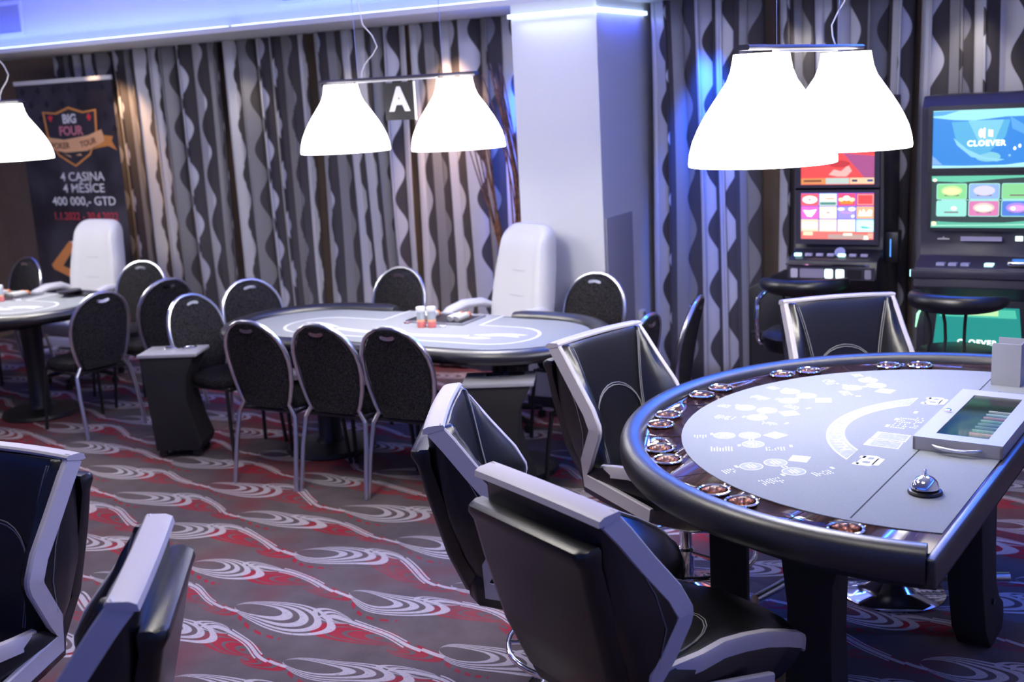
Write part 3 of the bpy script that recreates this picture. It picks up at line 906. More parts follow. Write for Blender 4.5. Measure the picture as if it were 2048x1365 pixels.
def make_banquet(label):
    t = thing('banquet_chair', label, 'chair')
    zs = [.44, .47, .52, .58, .64, .70, .76, .81, .85, .88, .905, .918]
    rings = []
    for z in zs:
        hw = oval(z) - .012; f = lean(z)
        rings.append([(f + .022, -hw * .9, z), (f + .03, 0, z), (f + .022, hw * .9, z), (f + .006, hw, z), (f - .016, hw * .9, z), (f - .022, 0, z), (f - .016, -hw * .9, z), (f + .006, -hw, z)])
    bk = MB().loft(rings).build('backrest', M['fabric'], t, sharp=50)
    # chrome hoop round the back running down to the rear legs
    left = [(-.275, .215, .0), (-.235, .21, .25), (-.205, .195, .40)] + [(lean(z), oval(z), z) for z in (.46, .50, .58, .66, .72, .78, .83, .87, .90, .92)] + [(lean(.93), .03, .931)]
    rightp = [(x, -y, z) for x, y, z in left[::-1]]
    MB().tube([(x, y, z) for x, y, z in left[2:]] + rightp[:-2], .0125, 10).build('back_frame', M['steel'], t)
    MB().prism(ell(0, 0, .045, .016, 20), -.001, .0005, Matrix.Translation((lean(.885) - .0225, 0, .885)) @ Matrix.Rotation(-PI / 2, 4, 'Y') @ Matrix.Rotation(PI / 2, 4, 'Z')).build('grip', M['chrome'], bk)
    MB().prism(ell(0, 0, .045, .016, 20), -.001, .0005, Matrix.Translation((lean(.885) + .030, 0, .885)) @ Matrix.Rotation(PI / 2, 4, 'Y') @ Matrix.Rotation(PI / 2, 4, 'Z')).build('grip', M['chrome'], bk)
    # seat, rounded front
    rings = []
    for z, k in ((.425, .93), (.435, .98), (.46, 1), (.478, .97), (.486, .85)):
        poly = []
        for i in range(28):
            th_ = 2 * PI * i / 28; c, s = cos(th_), sin(th_)
            x = .215 * (abs(c) ** .65) * (1 if c > 0 else -1); y = .215 * (abs(s) ** .7) * (1 if s > 0 else -1)
            if c < 0: y *= .93
            poly.append((x * k + .01, y * k, z))
        rings.append(poly)
    MB().loft(rings).build('seat', M['fabric'], t, sharp=50)
    MB().tube([(.20, -.17, .418), (.20, .17, .418), (-.19, .19, .418), (-.19, -.19, .418)], .010, 8, close=True).build('seat_frame', M['black'], t)
    for sg in (-1, 1):
        MB().tube([(-.205, sg * .195, .40), (-.235, sg * .208, .25), (-.28, sg * .215, 0)], .0125, 10).build('leg', M['steel'], t)
        MB().tube([(.185, sg * .185, .42), (.205, sg * .20, .25), (.225, sg * .212, 0)], .0115, 10).build('leg', M['black'], t)
    return t


bl = [  # top-of-back room x,y ; facing angle degrees ; label
    (-4.15, 4.60, 90, 'black banquet chair, back to us, leftmost of three before the middle poker table'),
    (-3.70, 4.62, 90, 'black banquet chair, back to us, second of three before the middle poker table'),
    (-3.27, 4.64, 90, 'black banquet chair, back to us, rightmost of three before the middle poker table'),
    (-4.36, 6.37, -92, 'speckled banquet chair facing us behind the middle poker table before the curtain'),
    (-5.14, 5.73, -24, 'speckled banquet chair at the far left corner of the middle poker table'),
    (-5.12, 5.17, -6, 'speckled banquet chair left of the middle poker table, just behind the black drink stand'),
    (-2.92, 6.38, -94, 'speckled banquet chair against the pillar behind the middle poker table'),
    (-2.05, 5.74, 188, 'black banquet chair seen edge on against the right curtain, beyond the middle poker table'),
    (-2.13, 5.24, 178, 'black banquet chair mostly hidden behind the blue-sheened casino chair'),
    (-5.85, 5.13, 170, 'black banquet chair seen from behind at the right end of the left poker table'),
    (-5.80, 5.66, 166, 'black banquet chair just right of the left poker table, second from its end chair'),
    (-6.70, 6.31, -75, 'speckled banquet chair right of the white armchair at the left poker table'),
    (-8.0, 6.31, -95, 'grey-speckled banquet chair left of the white armchair before the banner'),
]
bproto = None
for x, y, a_, lb in bl:
    an = R_(a_); loc = (x + .28 * cos(an), y + .28 * sin(an), 0)
    if bproto is None: bproto = make_banquet(lb); bproto.location = loc; bproto.rotation_euler = (0, 0, an); bproto['group'] = 'oval-back banquet chairs'
    else: dup(bproto, loc, an, lb, 'oval-back banquet chairs')


# ================================================================== POKER TABLES
def stadium(L, W, n=16):
    """rounded ends, length L along x, width W"""
    r = W / 2; c = L / 2 - r; pts = []
    for k in range(n + 1): a_ = -PI / 2 + PI * k / n; pts.append((c + r * cos(a_) * 1.0, r * sin(a_)))
    for k in range(n + 1): a_ = PI / 2 + PI * k / n; pts.append((-c + r * cos(a_), r * sin(a_)))
    return pts


def make_poker(label):
    t = thing('poker_table', label, 'table')
    h = .765
    MB().prism(stadium(2.30, .98), h - .05, h - .004).build('tabletop', M['blackmatte'], t)
    MB().prism(stadium(2.24, .92), h - .004, h - .001).build('felt', M['felt'], t)
    # rail open at the dealer cut-out: path from (+.38,back) round the front to (-.38,back)
    full = stadium(2.32, 1.0, 20); n = len(full)
    dense = []
    for k in range(n):
        a_, b_ = Vector(full[k]), Vector(full[(k + 1) % n]); m_ = max(1, int((b_ - a_).length / .06))
        for q in range(m_): dense.append(a_ + (b_ - a_) * q / m_)
    # rotate so that list starts at back centre
    i0 = min(range(len(dense)), key=lambda i: (dense[i].x) ** 2 + (dense[i].y - .5) ** 2)
    dense = dense[i0:] + dense[:i0]
    path = [p for p in dense if not (abs(p.x) < .37 and p.y > .4)]
    rings = []
    for i, p in enumerate(path):
        a_ = path[max(i - 1, 0)]; b_ = path[min(i + 1, len(path) - 1)]; d = (b_ - a_).normalized(); nr = Vector((d.y, -d.x))
        e = .75 if i in (0, len(path) - 1) else 1
        rings.append([(p.x + nr.x * .055 * e * cos(th_), p.y + nr.y * .055 * e * cos(th_), h - .005 + .040 * e * sin(th_)) for th_ in [2 * PI * k / 16 for k in range(16)]])
    MB().loft(rings).build('rail', M['rail'], t, sharp=60)
    # inlay: pale oval with dealer strip, bright letters band
    m = MB(); m.m(M['pokerprint'])
    ov = [(.81 * cos(q) * (1 if abs(cos(q)) < .98 else 1), -.02 + .215 * sin(q)) for q in [2 * PI * k / 48 for k in range(48)]]
    st2 = stadium(1.66, .46, 12)
    m.flat([(x, y - .01) for x, y in st2], h - .0003)
    m.flat([(-.32, .16), (.36, .16), (.36, .50), (-.32, .50)], h - .0003)
    m.m(M['pokerpale']).flat([(x * .978, y * .94 - .01) for x, y in st2], h + .0002)
    m.flat([(-.305, .14), (.345, .14), (.345, .50), (-.305, .50)], h + .0004)
    m.m(M['pokerprint'])
    # arched word-band (blurred bright lettering) and end ornaments
    for k in range(24):
        a0, a1 = [-.44 + .88 * q / 24 for q in (k, k + 1)]
        y0 = lambda x: -.145 + .25 * (x * x)
        m.add([(a0, y0(a0), h + .0008), (a1, y0(a1), h + .0008), (a1, y0(a1) + .045, h + .0008), (a0, y0(a0) + .045, h + .0008)], [(0, 1, 2, 3)])
    for sg in (-1, 1):
        m.flat([(sg * .45, -.04), (sg * .56, .02), (sg * .66, .045), (sg * .76, .03), (sg * .70, .0), (sg * .74, -.035), (sg * .62, -.02), (sg * .55, -.05)][::sg], h + .0008)
        m.flat([(sg * .42, -.115), (sg * .52, -.075), (sg * .60, -.09), (sg * .52, -.13)][::sg], h + .0008)
    m.build('felt_print', None, t)
    for sg in (-1, 1):
        MB().lathe([(.26, 0), (.27, .01), (.26, .03), (.09, .05), (.07, .08), (.065, .35), (.075, .62), (.10, .70), (.12, .715)], 28, (sg * .62, 0, 0)).build('leg', M['black'], t)
    MB().box((-.9, -.30, .675), (.9, .30, .715)).build('under_frame', M['blackmatte'], t)
    # chip rack sunk into the dealer side
    rk = MB()
    rk.box((-.13, .17, h + .0006), (.26, .44, h + .004))
    rko = rk.build('dealer_rack', M['dark'], t)
    b = MB()
    for x0 in (-.13, .255): b.box((x0, .17, h + .004), (x0 + .005, .44, h + .014))
    b.box((-.13, .17, h + .004), (.26, .175, h + .014)); b.build('rack_rim', M['steel'], rko)
    return t, h


pt, PH = make_poker('oval poker table with grey felt and open dealer side in the middle of the room')
pt.location = (-3.62, 5.32, 0); pt['group'] = 'poker tables'
dup(pt, (-7.40, 5.30, 0), 0, 'oval poker table cut by the left edge, before the banner', 'poker tables')
# chips lying in the dealer racks
pc = []
wm = mat('white_chip', (.78, .78, .74), .5); om = mat('orange_chip', (.85, .30, .12), .5)
for mm in (wm, om):
    mb = MB(); n = 14
    mb.loft([[(.0195 * cos(2 * PI * i / n), y, .0195 * sin(2 * PI * i / n)) for i in range(n)] for y in (-.0017, .0017)])
    pc.append(mb.build('casino_chip', mm))
used = [False, False]
for ti, (tx, ty, nm) in enumerate(((-3.62, 5.32, 'middle'), (-7.40, 5.30, 'left'))):
    for (gx, side) in ((-.09, 'left'), (-.045, 'left'), (.12, 'right'), (.165, 'right')):
        for k in range(14):
            ci = 1 if k > 11 else 0
            if not used[ci]: o = pc[ci]; used[ci] = True
            else: o = pc[ci].copy(); COL.objects.link(o)
            o.location = (tx + gx + .02, ty + .23 + k * .0105, PH + .0245); o.rotation_euler = (R_(25), 0, 0)
            cn = 'orange' if ci else 'white'
            tag(o, '%s chip leaning in the %s row of the %s poker table rack' % (cn, side, nm), 'chip', '%s chips, %s row of the %s poker table' % (cn, side, nm))


def canister(x, y, lb, lean_=0):
    t = thing('chip_canister', lb, 'canister', (x, y, PH + .0005))
    MB().lathe([(.024, 0), (.025, .003), (.025, .034)], 24).build('lower_half', pm((.85, .22, .22), .4), t)
    MB().lathe([(.0252, .034), (.0252, .048)], 24).build('label_band', pm((.9, .48, .28), .5), t)
    MB().lathe([(.0248, .048), (.0248, .096)], 24).build('upper_half', pm((.45, .50, .54), .25), t)
    MB().lathe([(.0265, .092), (.027, .096), (.027, .115), (.025, .118)], 24).build('lid', M['plasticw'], t)
    return t


canister(-3.575, 5.395, 'small pink and grey canister with white lid, left one on the middle poker table')
canister(-3.515, 5.412, 'small pink and grey canister with white lid, right one on the middle poker table')
canister(-7.225, 5.435, 'small pink and grey canister with white lid on the left poker table')
for x, y, lb in ((-3.46, 5.44, 'white dealer button on the middle poker table'), (-3.73, 5.48, 'small dark-rimmed token left of the canisters'), (-7.12, 5.50, 'small white button beside the left table rack')):
    t = thing('dealer_button', lb, 'button', (x, y, PH + .0005))
    MB().lathe([(.019, 0), (.020, .002), (.020, .005), (.018, .007)], 20).build('disc', M['plasticw'] if 'white' in lb else pm((.25, .08, .12)), t)
    MB().lathe([(.013, .007), (.012, .0078)], 20).build('top_print', M['steel'], t)
t = thing('coaster_tray', 'flat dark round tray at the far right of the left poker table', 'tray', (-6.84, 5.72, PH + .035))
MB().lathe([(.06, 0), (.085, .004), (.088, .010), (.083, .012), (.079, .006), (.0, .006)], 32, cap1=False).build('dish', M['dark'], t)
MB().lathe([(.078, .0062), (.0, .0075)], 32, cap0=False, cap1=False).build('inlay', M['slate'], t)


# ------------------------------------------------------------------ drink stands
def make_stand(label):
    t = thing('drink_stand', label, 'drink stand')
    tp = MB().prism(rect(0, 0, .36, .25), .625, .645).build('top', M['greybox'], t, bevel=.003)
    T = Matrix.Translation((0, 0, 0)) @ Matrix.Rotation(PI / 2, 4, 'X')
    prof = [(-.13, .05), (.14, .05), (.16, .10), (.12, .22), (.09, .36), (.10, .5), (.15, .60), (.16, .625), (-.17, .625), (-.16, .5), (-.145, .3)]
    MB().prism(prof, -.115, .115, T).build('body', M['blackmatte'], t, bevel=.004)
    for x in (-.06, .055):
        c = MB().lathe([(.030, -.03), (.032, 0), (.042, .001), (.044, .005), (.041, .008), (.036, .006)], 24, (x + .03, .05, .645), cap0=False, cap1=False).build('cup_holder', M['chrome'], t)
        MB().lathe([(.0005, .0015), (.034, .002), (.036, .005)], 24, (x + .03, .05, .645), cap1=False).build('cup_lining', M['steel'], c)
    for x in (-.10, .11):
        for y in (-.08, .08):
            w = MB().tube([(x, y - .012, .026), (x, y + .012, .026)], .025, 16).build('caster', M['black'], t)
    return t


ds = make_stand('black drink stand on casters with grey top in front of the left chairs'); ds.location = (-5.06, 4.93, 0); ds.rotation_euler = (0, 0, R_(24)); ds['group'] = 'drink stands'
dup(ds, (-2.80, 4.90, 0), R_(24), 'black drink stand with two chrome cup holders under the right end of the middle table', 'drink stands')
dup(ds, (-6.78, 4.42, 0), R_(24), 'black drink stand cut by the left edge of the photo', 'drink stands')


# ------------------------------------------------------------------ white executive chairs
def make_exec(label):
    t = thing('executive_chair', label, 'armchair')
    W = M['whiteleather']
    tab = [(.50, .05, .235), (.60, .02, .255), (.72, 0, .262), (.85, -.02, .258), (.98, -.045, .245), (1.08, -.065, .225), (1.16, -.08, .222), (1.20, -.088, .208), (1.228, -.095, .175), (1.240, -.098, .12)]
    rg = []
    for z, f, hw in tab:
        th_ = .055 if z < 1.15 else .055 * (1 - (z - 1.15) / .12)
        q = []
        for y in (-1, -.9, -.62, -.58, 0, .58, .62, .9, 1):
            b_ = .030 * (1 if abs(y) == .9 else 0) + (.015 if abs(y) in (.62,) else 0)
            cush = .0 if z in (.50,) else .012 * abs(sin((z - .5) * PI / .17)) if abs(y) < .6 else 0
            q.append((f + th_ + b_ * (1 if z < 1.17 else .3) + cush - (.03 if abs(y) == 1 else 0), y * hw, z))
        for y in (1, .9, 0, -.9, -1): q.append((f - th_ - .01 * (1 - abs(y)), y * hw * .98, z))
        rg.append(q)
    bk = MB().loft(rg).build('backrest', W, t, sharp=60, subsurf=1)
    s = MB()
    for z in (.66, .80, .955):
        f = lerp([(a, b) for a, b, c in tab], z)[0]
        s.tube([(f + .055, -.14, z), (f + .06, 0, z - .004), (f + .055, .14, z)], .004, 6)
    s.build('seams', pm((.42, .42, .45)), bk)
    MB().loft([[(x * k + .26, y * k, z) for x, y in rrect(0, 0, .50, .50, .09)] for z, k in ((.42, .92), (.44, 1), (.50, 1), (.525, .9))]).build('seat', W, t, sharp=60)
    for sg in (-1, 1):
        a_ = MB().tube([(.02, sg * .28, .70), (.10, sg * .30, .735), (.24, sg * .305, .74), (.36, sg * .30, .715), (.44, sg * .295, .665)], [.022, .028, .03, .028, .02], 12, sy=1.3).build('armrest', W, t)
        MB().tube([(.42, sg * .295, .665), (.40, sg * .29, .56), (.30, sg * .27, .47), (.2, sg * .20, .43)], .015, 8).build('arm_support', M['black'], a_)
    MB().lathe([(.03, .08), (.03, .42)], 16, (.24, 0, 0)).build('column', M['black'], t)
    for k in range(5):
        an = 2 * PI * k / 5 + .3
        l = MB().tube([(.24, 0, .11), (.24 + .16 * cos(an), .16 * sin(an), .09), (.24 + .29 * cos(an), .29 * sin(an), .065)], [.028, .022, .016], 8).build('base_leg', M['black'], t)
        MB().lathe([(.0, 0), (.026, .006), (.026, .044), (.0, .05)], 14, (.24 + .29 * cos(an), .29 * sin(an), 0)).build('caster', M['black'], l)
    return t


ex = make_exec('high-backed white leather armchair in front of the pillar at the middle poker table')
ex.location = (-3.41, 6.32, 0); ex.rotation_euler = (0, 0, R_(-112)); ex['group'] = 'white executive armchairs'
dup(ex, (-7.27, 6.37, 0), R_(-86), 'high-backed white leather armchair before the roll-up banner', 'white executive armchairs')


# ================================================================== PENDANT LAMPS
SHP = [(.250, 0), (.2515, .010), (.247, .045), (.236, .085), (.218, .125), (.196, .165), (.170, .205), (.142, .245), (.118, .280), (.104, .315), (.097, .35), (.094, .368)]


def make_lamp(label):
    """bar along local x, two bell shades; origin under the middle of the bar on the shade rim"""
    t = thing('pendant_lamp', label, 'lamp')
    shp = MB().lathe(SHP + [(.088, .368), (.098, .30), (.165, .20), (.212, .125), (.241, .045), (.246, .002)], 56, cap0=False, cap1=False)
    for sg in (-1, 1):
        s = shp.build('lamp_shade', M['shade'], t, sharp=60) if sg == -1 else None
        if sg == -1: s0 = s; s.location = (-.37, 0, 0)
        else:
            s = s0.copy(); COL.objects.link(s); s.parent = t; s.location = (.37, 0, 0)
        d = MB().lathe([(.0, .366), (.09, .366), (.094, .369), (.0, .371)], 32, cap0=False, cap1=False).build('shade_cap', M['shade'], s)
    bar = MB().prism(rrect(0, 0, .045, .018, .008), -.505, .505, Matrix.Translation((0, 0, .388)) @ Matrix.Rotation(PI / 2, 4, 'Y') @ Matrix.Rotation(PI / 2, 4, 'Z')).build('bar', M['slate'], t)
    MB().box((-.26, -.012, .372), (.26, .012, .379)).build('bar_underside', M['plasticw'], bar)
    return t


lamp = make_lamp('twin white bell-shaped pendant lamp with an A sign over the middle poker table')
lamp.location = (-3.58, 5.32, 1.772); lamp['group'] = 'twin bell pendant lamps'
def hang(parent, pts_list):
    for pts in pts_list: MB().tube(pts, .0016 if len(pts) == 2 else .003, 6).build('cable', M['steel'] if len(pts) == 2 else M['plasticw'], parent)
l2 = dup(lamp, (-7.06, 5.30, 1.78), 0, 'white bell-shaped pendant lamp cut by the left edge, before the banner', 'twin bell pendant lamps')
a_ = Rz @ Vector((.88, 3.96, 0)); b_ = Rz @ Vector((1.355, 4.565, 0))
l3 = dup(lamp, ((a_.x + b_.x) / 2, (a_.y + b_.y) / 2, 1.765), math.atan2(b_.y - a_.y, b_.x - a_.x), 'large twin white bell-shaped pendant lamp hanging over the blackjack table', 'twin bell pendant lamps')
for L_ in (lamp, l2, l3):
    hang(L_, [[(-.25, 0, .395), (-.25, 0, 3.3 - L_.location.z)], [(.30, 0, .395), (.30, 0, 3.3 - L_.location.z)]])
    crd = [(.29, .01, .395), (.285, .02, .43), (.30, .03, .47), (.36, .03, .52), (.40, .02, .56), (.38, .01, .62), (.33, 0, .68), (.31, 0, .8), (.31, 0, 3.3 - L_.location.z)]
    if L_ is lamp: crd = [(-x, y, z) if False else (x - .52, y, z) for x, y, z in crd]
    hang(L_, [crd])
    for sg in (-1, 1):   # the bulb inside each shade
        d = bpy.data.lights.new('bulb_light', 'POINT'); d.energy = 9.5; d.color = (1, .95, .87); d.shadow_soft_size = .06
        o = bpy.data.objects.new('bulb_light', d); COL.objects.link(o)
        o.location = L_.location + Matrix.Rotation(L_.rotation_euler.z, 3, 'Z') @ Vector((sg * .37, 0, .10))
# sign A
sg_ = thing('letter_sign', 'black square sign with white letter A hanging from the middle lamp', 'sign', (-3.565, 5.32, 1.935))
MB().box((-.095, -.003, 0), (.095, .003, .20)).build('board', pm((.03, .029, .028), .5), sg_)
MB().box((.095, -.004, -.002), (.103, .004, .202)).build('edge_profile', M['plasticw'], sg_)
vs, fs = text('A', .17, None, TX(0, -.0045, .105), depth=.001, bold=.008); MB().add(vs, fs).build('letter', M['plasticw'], sg_)


# ================================================================== SLOT MACHINES
def screen(name, parent, y, items, material=None):
    """items: (poly, material) layered outwards from the plane y (towards -y)"""
    m = MB()
    for k, (poly, mm) in enumerate(items):
        m.m(mm); m.add([(x, y - .0002 * (k // 6 + 1) - .00012 * (k % 6), z) for x, z in poly], [tuple(range(len(poly)))])
    return m.build(name, None, parent)


def slot_machine(label, loc, w, H_, kind, rz=0):
    t = thing('slot_machine', label, 'slot machine', loc, rz)
    hw = w / 2
    side = M['slate'] if kind == 'green' else M['dark']
    # cabinet: side profile extruded across the width (y forward is negative)
    dz = .93 if kind == 'red' else .94
    prof = [(-.02, 0), (.48, 0), (.48, H_), (.06, H_), (.0, H_ - .06), (.04, dz + .22), (.02, dz + .14), (-.14, dz + .10), (-.16, dz), (-.02, dz - .10)]
    T = Matrix.Translation((-hw, 0, 0)) @ Matrix.Rotation(PI / 2, 4, 'Z') @ Matrix.Rotation(PI / 2, 4, 'X')
    MB().prism([(y, z) for y, z in prof], 0, w, T).build('cabinet', side, t, bevel=.006)
    return t, hw, dz


def bezel(parent, x0, x1, z0, z1, y, t_=.02, material=None, d=.02):
    m = MB()
    m.box((x0 - t_, y - d, z0 - t_), (x1 + t_, y, z0)).box((x0 - t_, y - d, z1), (x1 + t_, y, z1 + t_)).box((x0 - t_, y - d, z0), (x0, y, z1)).box((x1, y - d, z0), (x1 + t_, y, z1))
    return m.build('bezel', material or M['dark'], parent)


# --- red machine
sm, hw, dz = slot_machine('slot machine with red game grid screen and red oval emblem, left of the two', (-1.51, 6.62, 0), .50, 1.92, 'red')
y = -.012
bz = bezel(sm, -.205, .205, 1.135, 1.40, y, .028, M['slate'], .02)
items = [(rect(0, 1.2675, .41, .265), em((.10, .12, .75), 1.2))]
S = 1.35
grid = [[((1, .12, .15), 'e'), ((.75, .9, .8), 'o'), ((1, .08, .2), 'c'), ((.85, .05, .08), 'b')],
        [((.95, .15, .6), 'w'), ((1, .8, .65), 's'), ((.35, .3, .95), 'm'), ((.9, .45, .25), 'a')],
        [((1, .72, .5), 'l'), ((1, .8, .65), 'l'), ((1, .85, .7), 'l'), ((.35, .95, 1), 'k')]]
for r in range(3):
    for c in range(4):
        col, k = grid[r][c]; cx = -.155 + c * .1035; cz = 1.36 - r * .0735
        items.append((rect(cx, cz, .098, .069), em(col, S)))
for r in range(3):
    for c in range(4):
        col, k = grid[r][c]; cx = -.155 + c * .1035; cz = 1.36 - r * .0735
        if k == 'e': items += [(ell(cx, cz, .042, .022), em((1, .95, .9), 2)), (rect(cx, cz, .014, .010), em((.5, .2, .3), 1))]
        elif k == 'o': items += [(ell(cx, cz + .010, .040, .012), em((1, .9, .8), 1.6)), (rect(cx + .01, cz + .006, .05, .006), em((.8, .25, .12), 1)), (rect(cx, cz - .022, .09, .016), em((.15, .45, .4), .8))]
        elif k == 'c': items += [(rect(cx, cz - .016, .07, .018), em((1, .25, .02), 1.4)), (ell(cx - .03, cz, .016, .011), em((1, .75, .45), 1.6)), (ell(cx + .03, cz, .016, .011), em((1, .75, .45), 1.6)), (ell(cx, cz + .008, .020, .014), em((1, .9, .75), 2))]
        elif k == 'b': items += [(rect(cx, cz, .088, .058), em((.9, .75, .8), 1)), (rect(cx, cz, .082, .052), em((.85, .08, .08), 1.2)), (rect(cx - .002, cz + .002, .05, .010), em((1, .75, .65), 1.5))]
        elif k == 'w': items += [([(cx - .04, cz + .015), (cx - .03, cz + .0), (cx - .015, cz - .022), (cx + .01, cz - .025), (cx + .03, cz), (cx + .04, cz + .02), (cx, cz + .012)], em((1, .88, 1), 1.8))]
        elif k == 's': items += [(ell(cx, cz, .032, .026), em((1, .88, .7), 1.8)), (rect(cx, cz, .02, .014), em((.75, .5, .5), 1.2))]
        elif k == 'm': items += [(ell(cx - .03, cz + .02, .02, .009), em((.9, .85, 1), 1.6)), (ell(cx + .03, cz + .02, .02, .011), em((.9, .95, 1), 1.8)), (ell(cx, cz, .035, .008), em((.6, .35, .8), 1.2)), (ell(cx + .035, cz - .02, .009, .008), em((.7, .95, 1), 2))]
        elif k == 'a': items += [([(cx - .04, cz - .02), (cx - .03, cz + .02), (cx - .02, cz), (cx - .01, cz + .025), (cx + .005, cz - .002), (cx + .02, cz + .02), (cx + .04, cz + .012), (cx + .035, cz - .02)], em((1, .78, .62), 1.8))]
        elif k == 'l': items += [(rrect(cx, cz, .085, .038, .012), em((1, .93, .82), 2))]
        elif k == 'k': items += [(rrect(cx, cz, .094, .062, .014), em((.55, 1, 1), 1.6)), ([(cx - .025, cz - .012), (cx - .02, cz - .004), (cx + .005, cz - .006), (cx + .03, cz - .012), (cx + .01, cz - .016)], em((.05, .6, .65), 1))]
items += [(rect(0, 1.157, .41, .044), em((.95, .22, .2), 1.1)), (rect(.05, 1.150, .20, .026), em((.65, .45, .42), 1)), (rect(-.165, 1.166, .055, .020), em((1, .55, .35), 2)), (rect(.06, 1.163, .05, .014), em((1, .7, .55), 2)), (rect(.115, 1.146, .036, .022), em((1, .85, .7), 2)), (rect(.158, 1.146, .034, .022), em((1, .8, .65), 2)), (rect(.185, 1.157, .03, .03), em((1, .45, .35), 1.2))]
so = screen('game_screen', sm, y - .004, items)
bz2 = bezel(sm, -.205, .205, 1.445, 1.80, y, .028, M['slate'], .02)
items = [(rect(0, 1.6225, .41, .355), em((1, .09, .09), 1.1)), ([(.03, 1.62), (.205, 1.60), (.205, 1.48), (.15, 1.48)], em((.55, .12, .35), .9)),
         ([(-.05, 1.50), (-.02, 1.53), (.02, 1.52), (.06, 1.555), (.08, 1.52), (.05, 1.49), (0, 1.49)], em((1, .45, .42), 1.3)), (ell(.01, 1.56, .06, .02), em((.7, .05, .06), 1)),
         (rect(-.135, 1.465, .14, .034), em((.9, .35, .12), 1)), (rect(0, 1.465, .13, .034), em((.65, .78, .72), 1)), (rect(-.045, 1.466, .03, .012), em((.05, .12, .1), .5)), (rect(.042, 1.466, .03, .012), em((.05, .12, .1), .5)),
         (rect(.137, 1.465, .136, .034), em((1, .7, .45), 1.1)), (rect(.095, 1.466, .03, .012), em((.1, .1, .25), .5)), (rect(.18, 1.466, .03, .012), em((.1, .12, .5), .7)), (rect(-.14, 1.466, .10, .010), em((.35, .10, .05), .6)),
         (ell(-.02, 1.68, .10, .05), em((1, .5, .3), 1.2))]
so = screen('top_screen', sm, y - .004, items)
# button deck
deck = MB()
deck.box((-hw - .005, -.165, 1.005), (hw - .045, -.150, 1.012)); deck.build('chrome_strip', M['chrome'], sm)
for k in range(7):
    lit = k in (0, 4); x = -.205 + k * .062
    MB().prism(rrect(x, -.085 - (0 if k > 4 else .0), .040, .026, .006), 1.045, 1.062).build('button', em((.55, .95, 1), 2.2) if lit else pm((.45, .42, .60), .3), sm, bevel=.003)
pn = MB().box((-hw + .01, -.168, .925), (hw - .01, -.158, .995)).build('button_panel', M['slate'], sm)
for (x, w_, mm) in ((-.205, .040, pm((.55, .52, .62), .4)), (-.105, .135, pm((.30, .28, .38), .3)), (-.01, .046, em((.8, 1, 1), 2)), (.052, .046, em((.8, 1, 1), 2)), (.13, .08, M['black']), (.205, .035, pm((.3, .3, .36), .4))):
    MB().prism(rrect(x, .96, w_, .052, .008), .158, .172, Matrix.Rotation(PI / 2, 4, 'X')).build('button', mm, pn)
bd = MB().prism(rrect(0, .64, w_ and .40, .40, .02), .0, .0, None) if False else None
pl = MB().box((-.20, -.040, .30), (.20, -.020, .80)).build('belly_panel', pm((.035, .006, .010), .3), sm)
rr = []
for k in range(32):
    a0 = 2 * PI * k / 32; rr.append([(.075 * cos(a0) * q, -.0425 - dy, .765 + .050 * sin(a0) * q) for q, dy in ((1.0, 0), (1, .006), (.68, .006), (.68, 0))])
MB().loft(rr + [rr[0]], True, False, False).build('emblem_ring', em((.9, .02, .08), .55), pl)
MB().lathe([(.045, 0), (.03, .004), (0.001, .006)], 24, cap0=False).build('emblem_centre', pm((.25, .01, .02)), pl)
pl.children[-1].rotation_euler = (PI / 2, 0, 0); pl.children[-1].location = (0, -.041, .765)
# side box with blue light
bx = MB().box((hw + .002, .05, 1.00), (hw + .075, .16, 1.17)).build('card_reader', M['dark'], sm, bevel=.005)
MB().box((hw + .030, .046, 1.03), (hw + .036, .050, 1.13)).build('reader_light', em((.1, .35, 1), 1.5), bx)
cyl = MB().tube([(.03, -.06, 1.06), (.03, -.075, 1.07)], .03, 20).build('round_dial', M['chrome'], sm); 

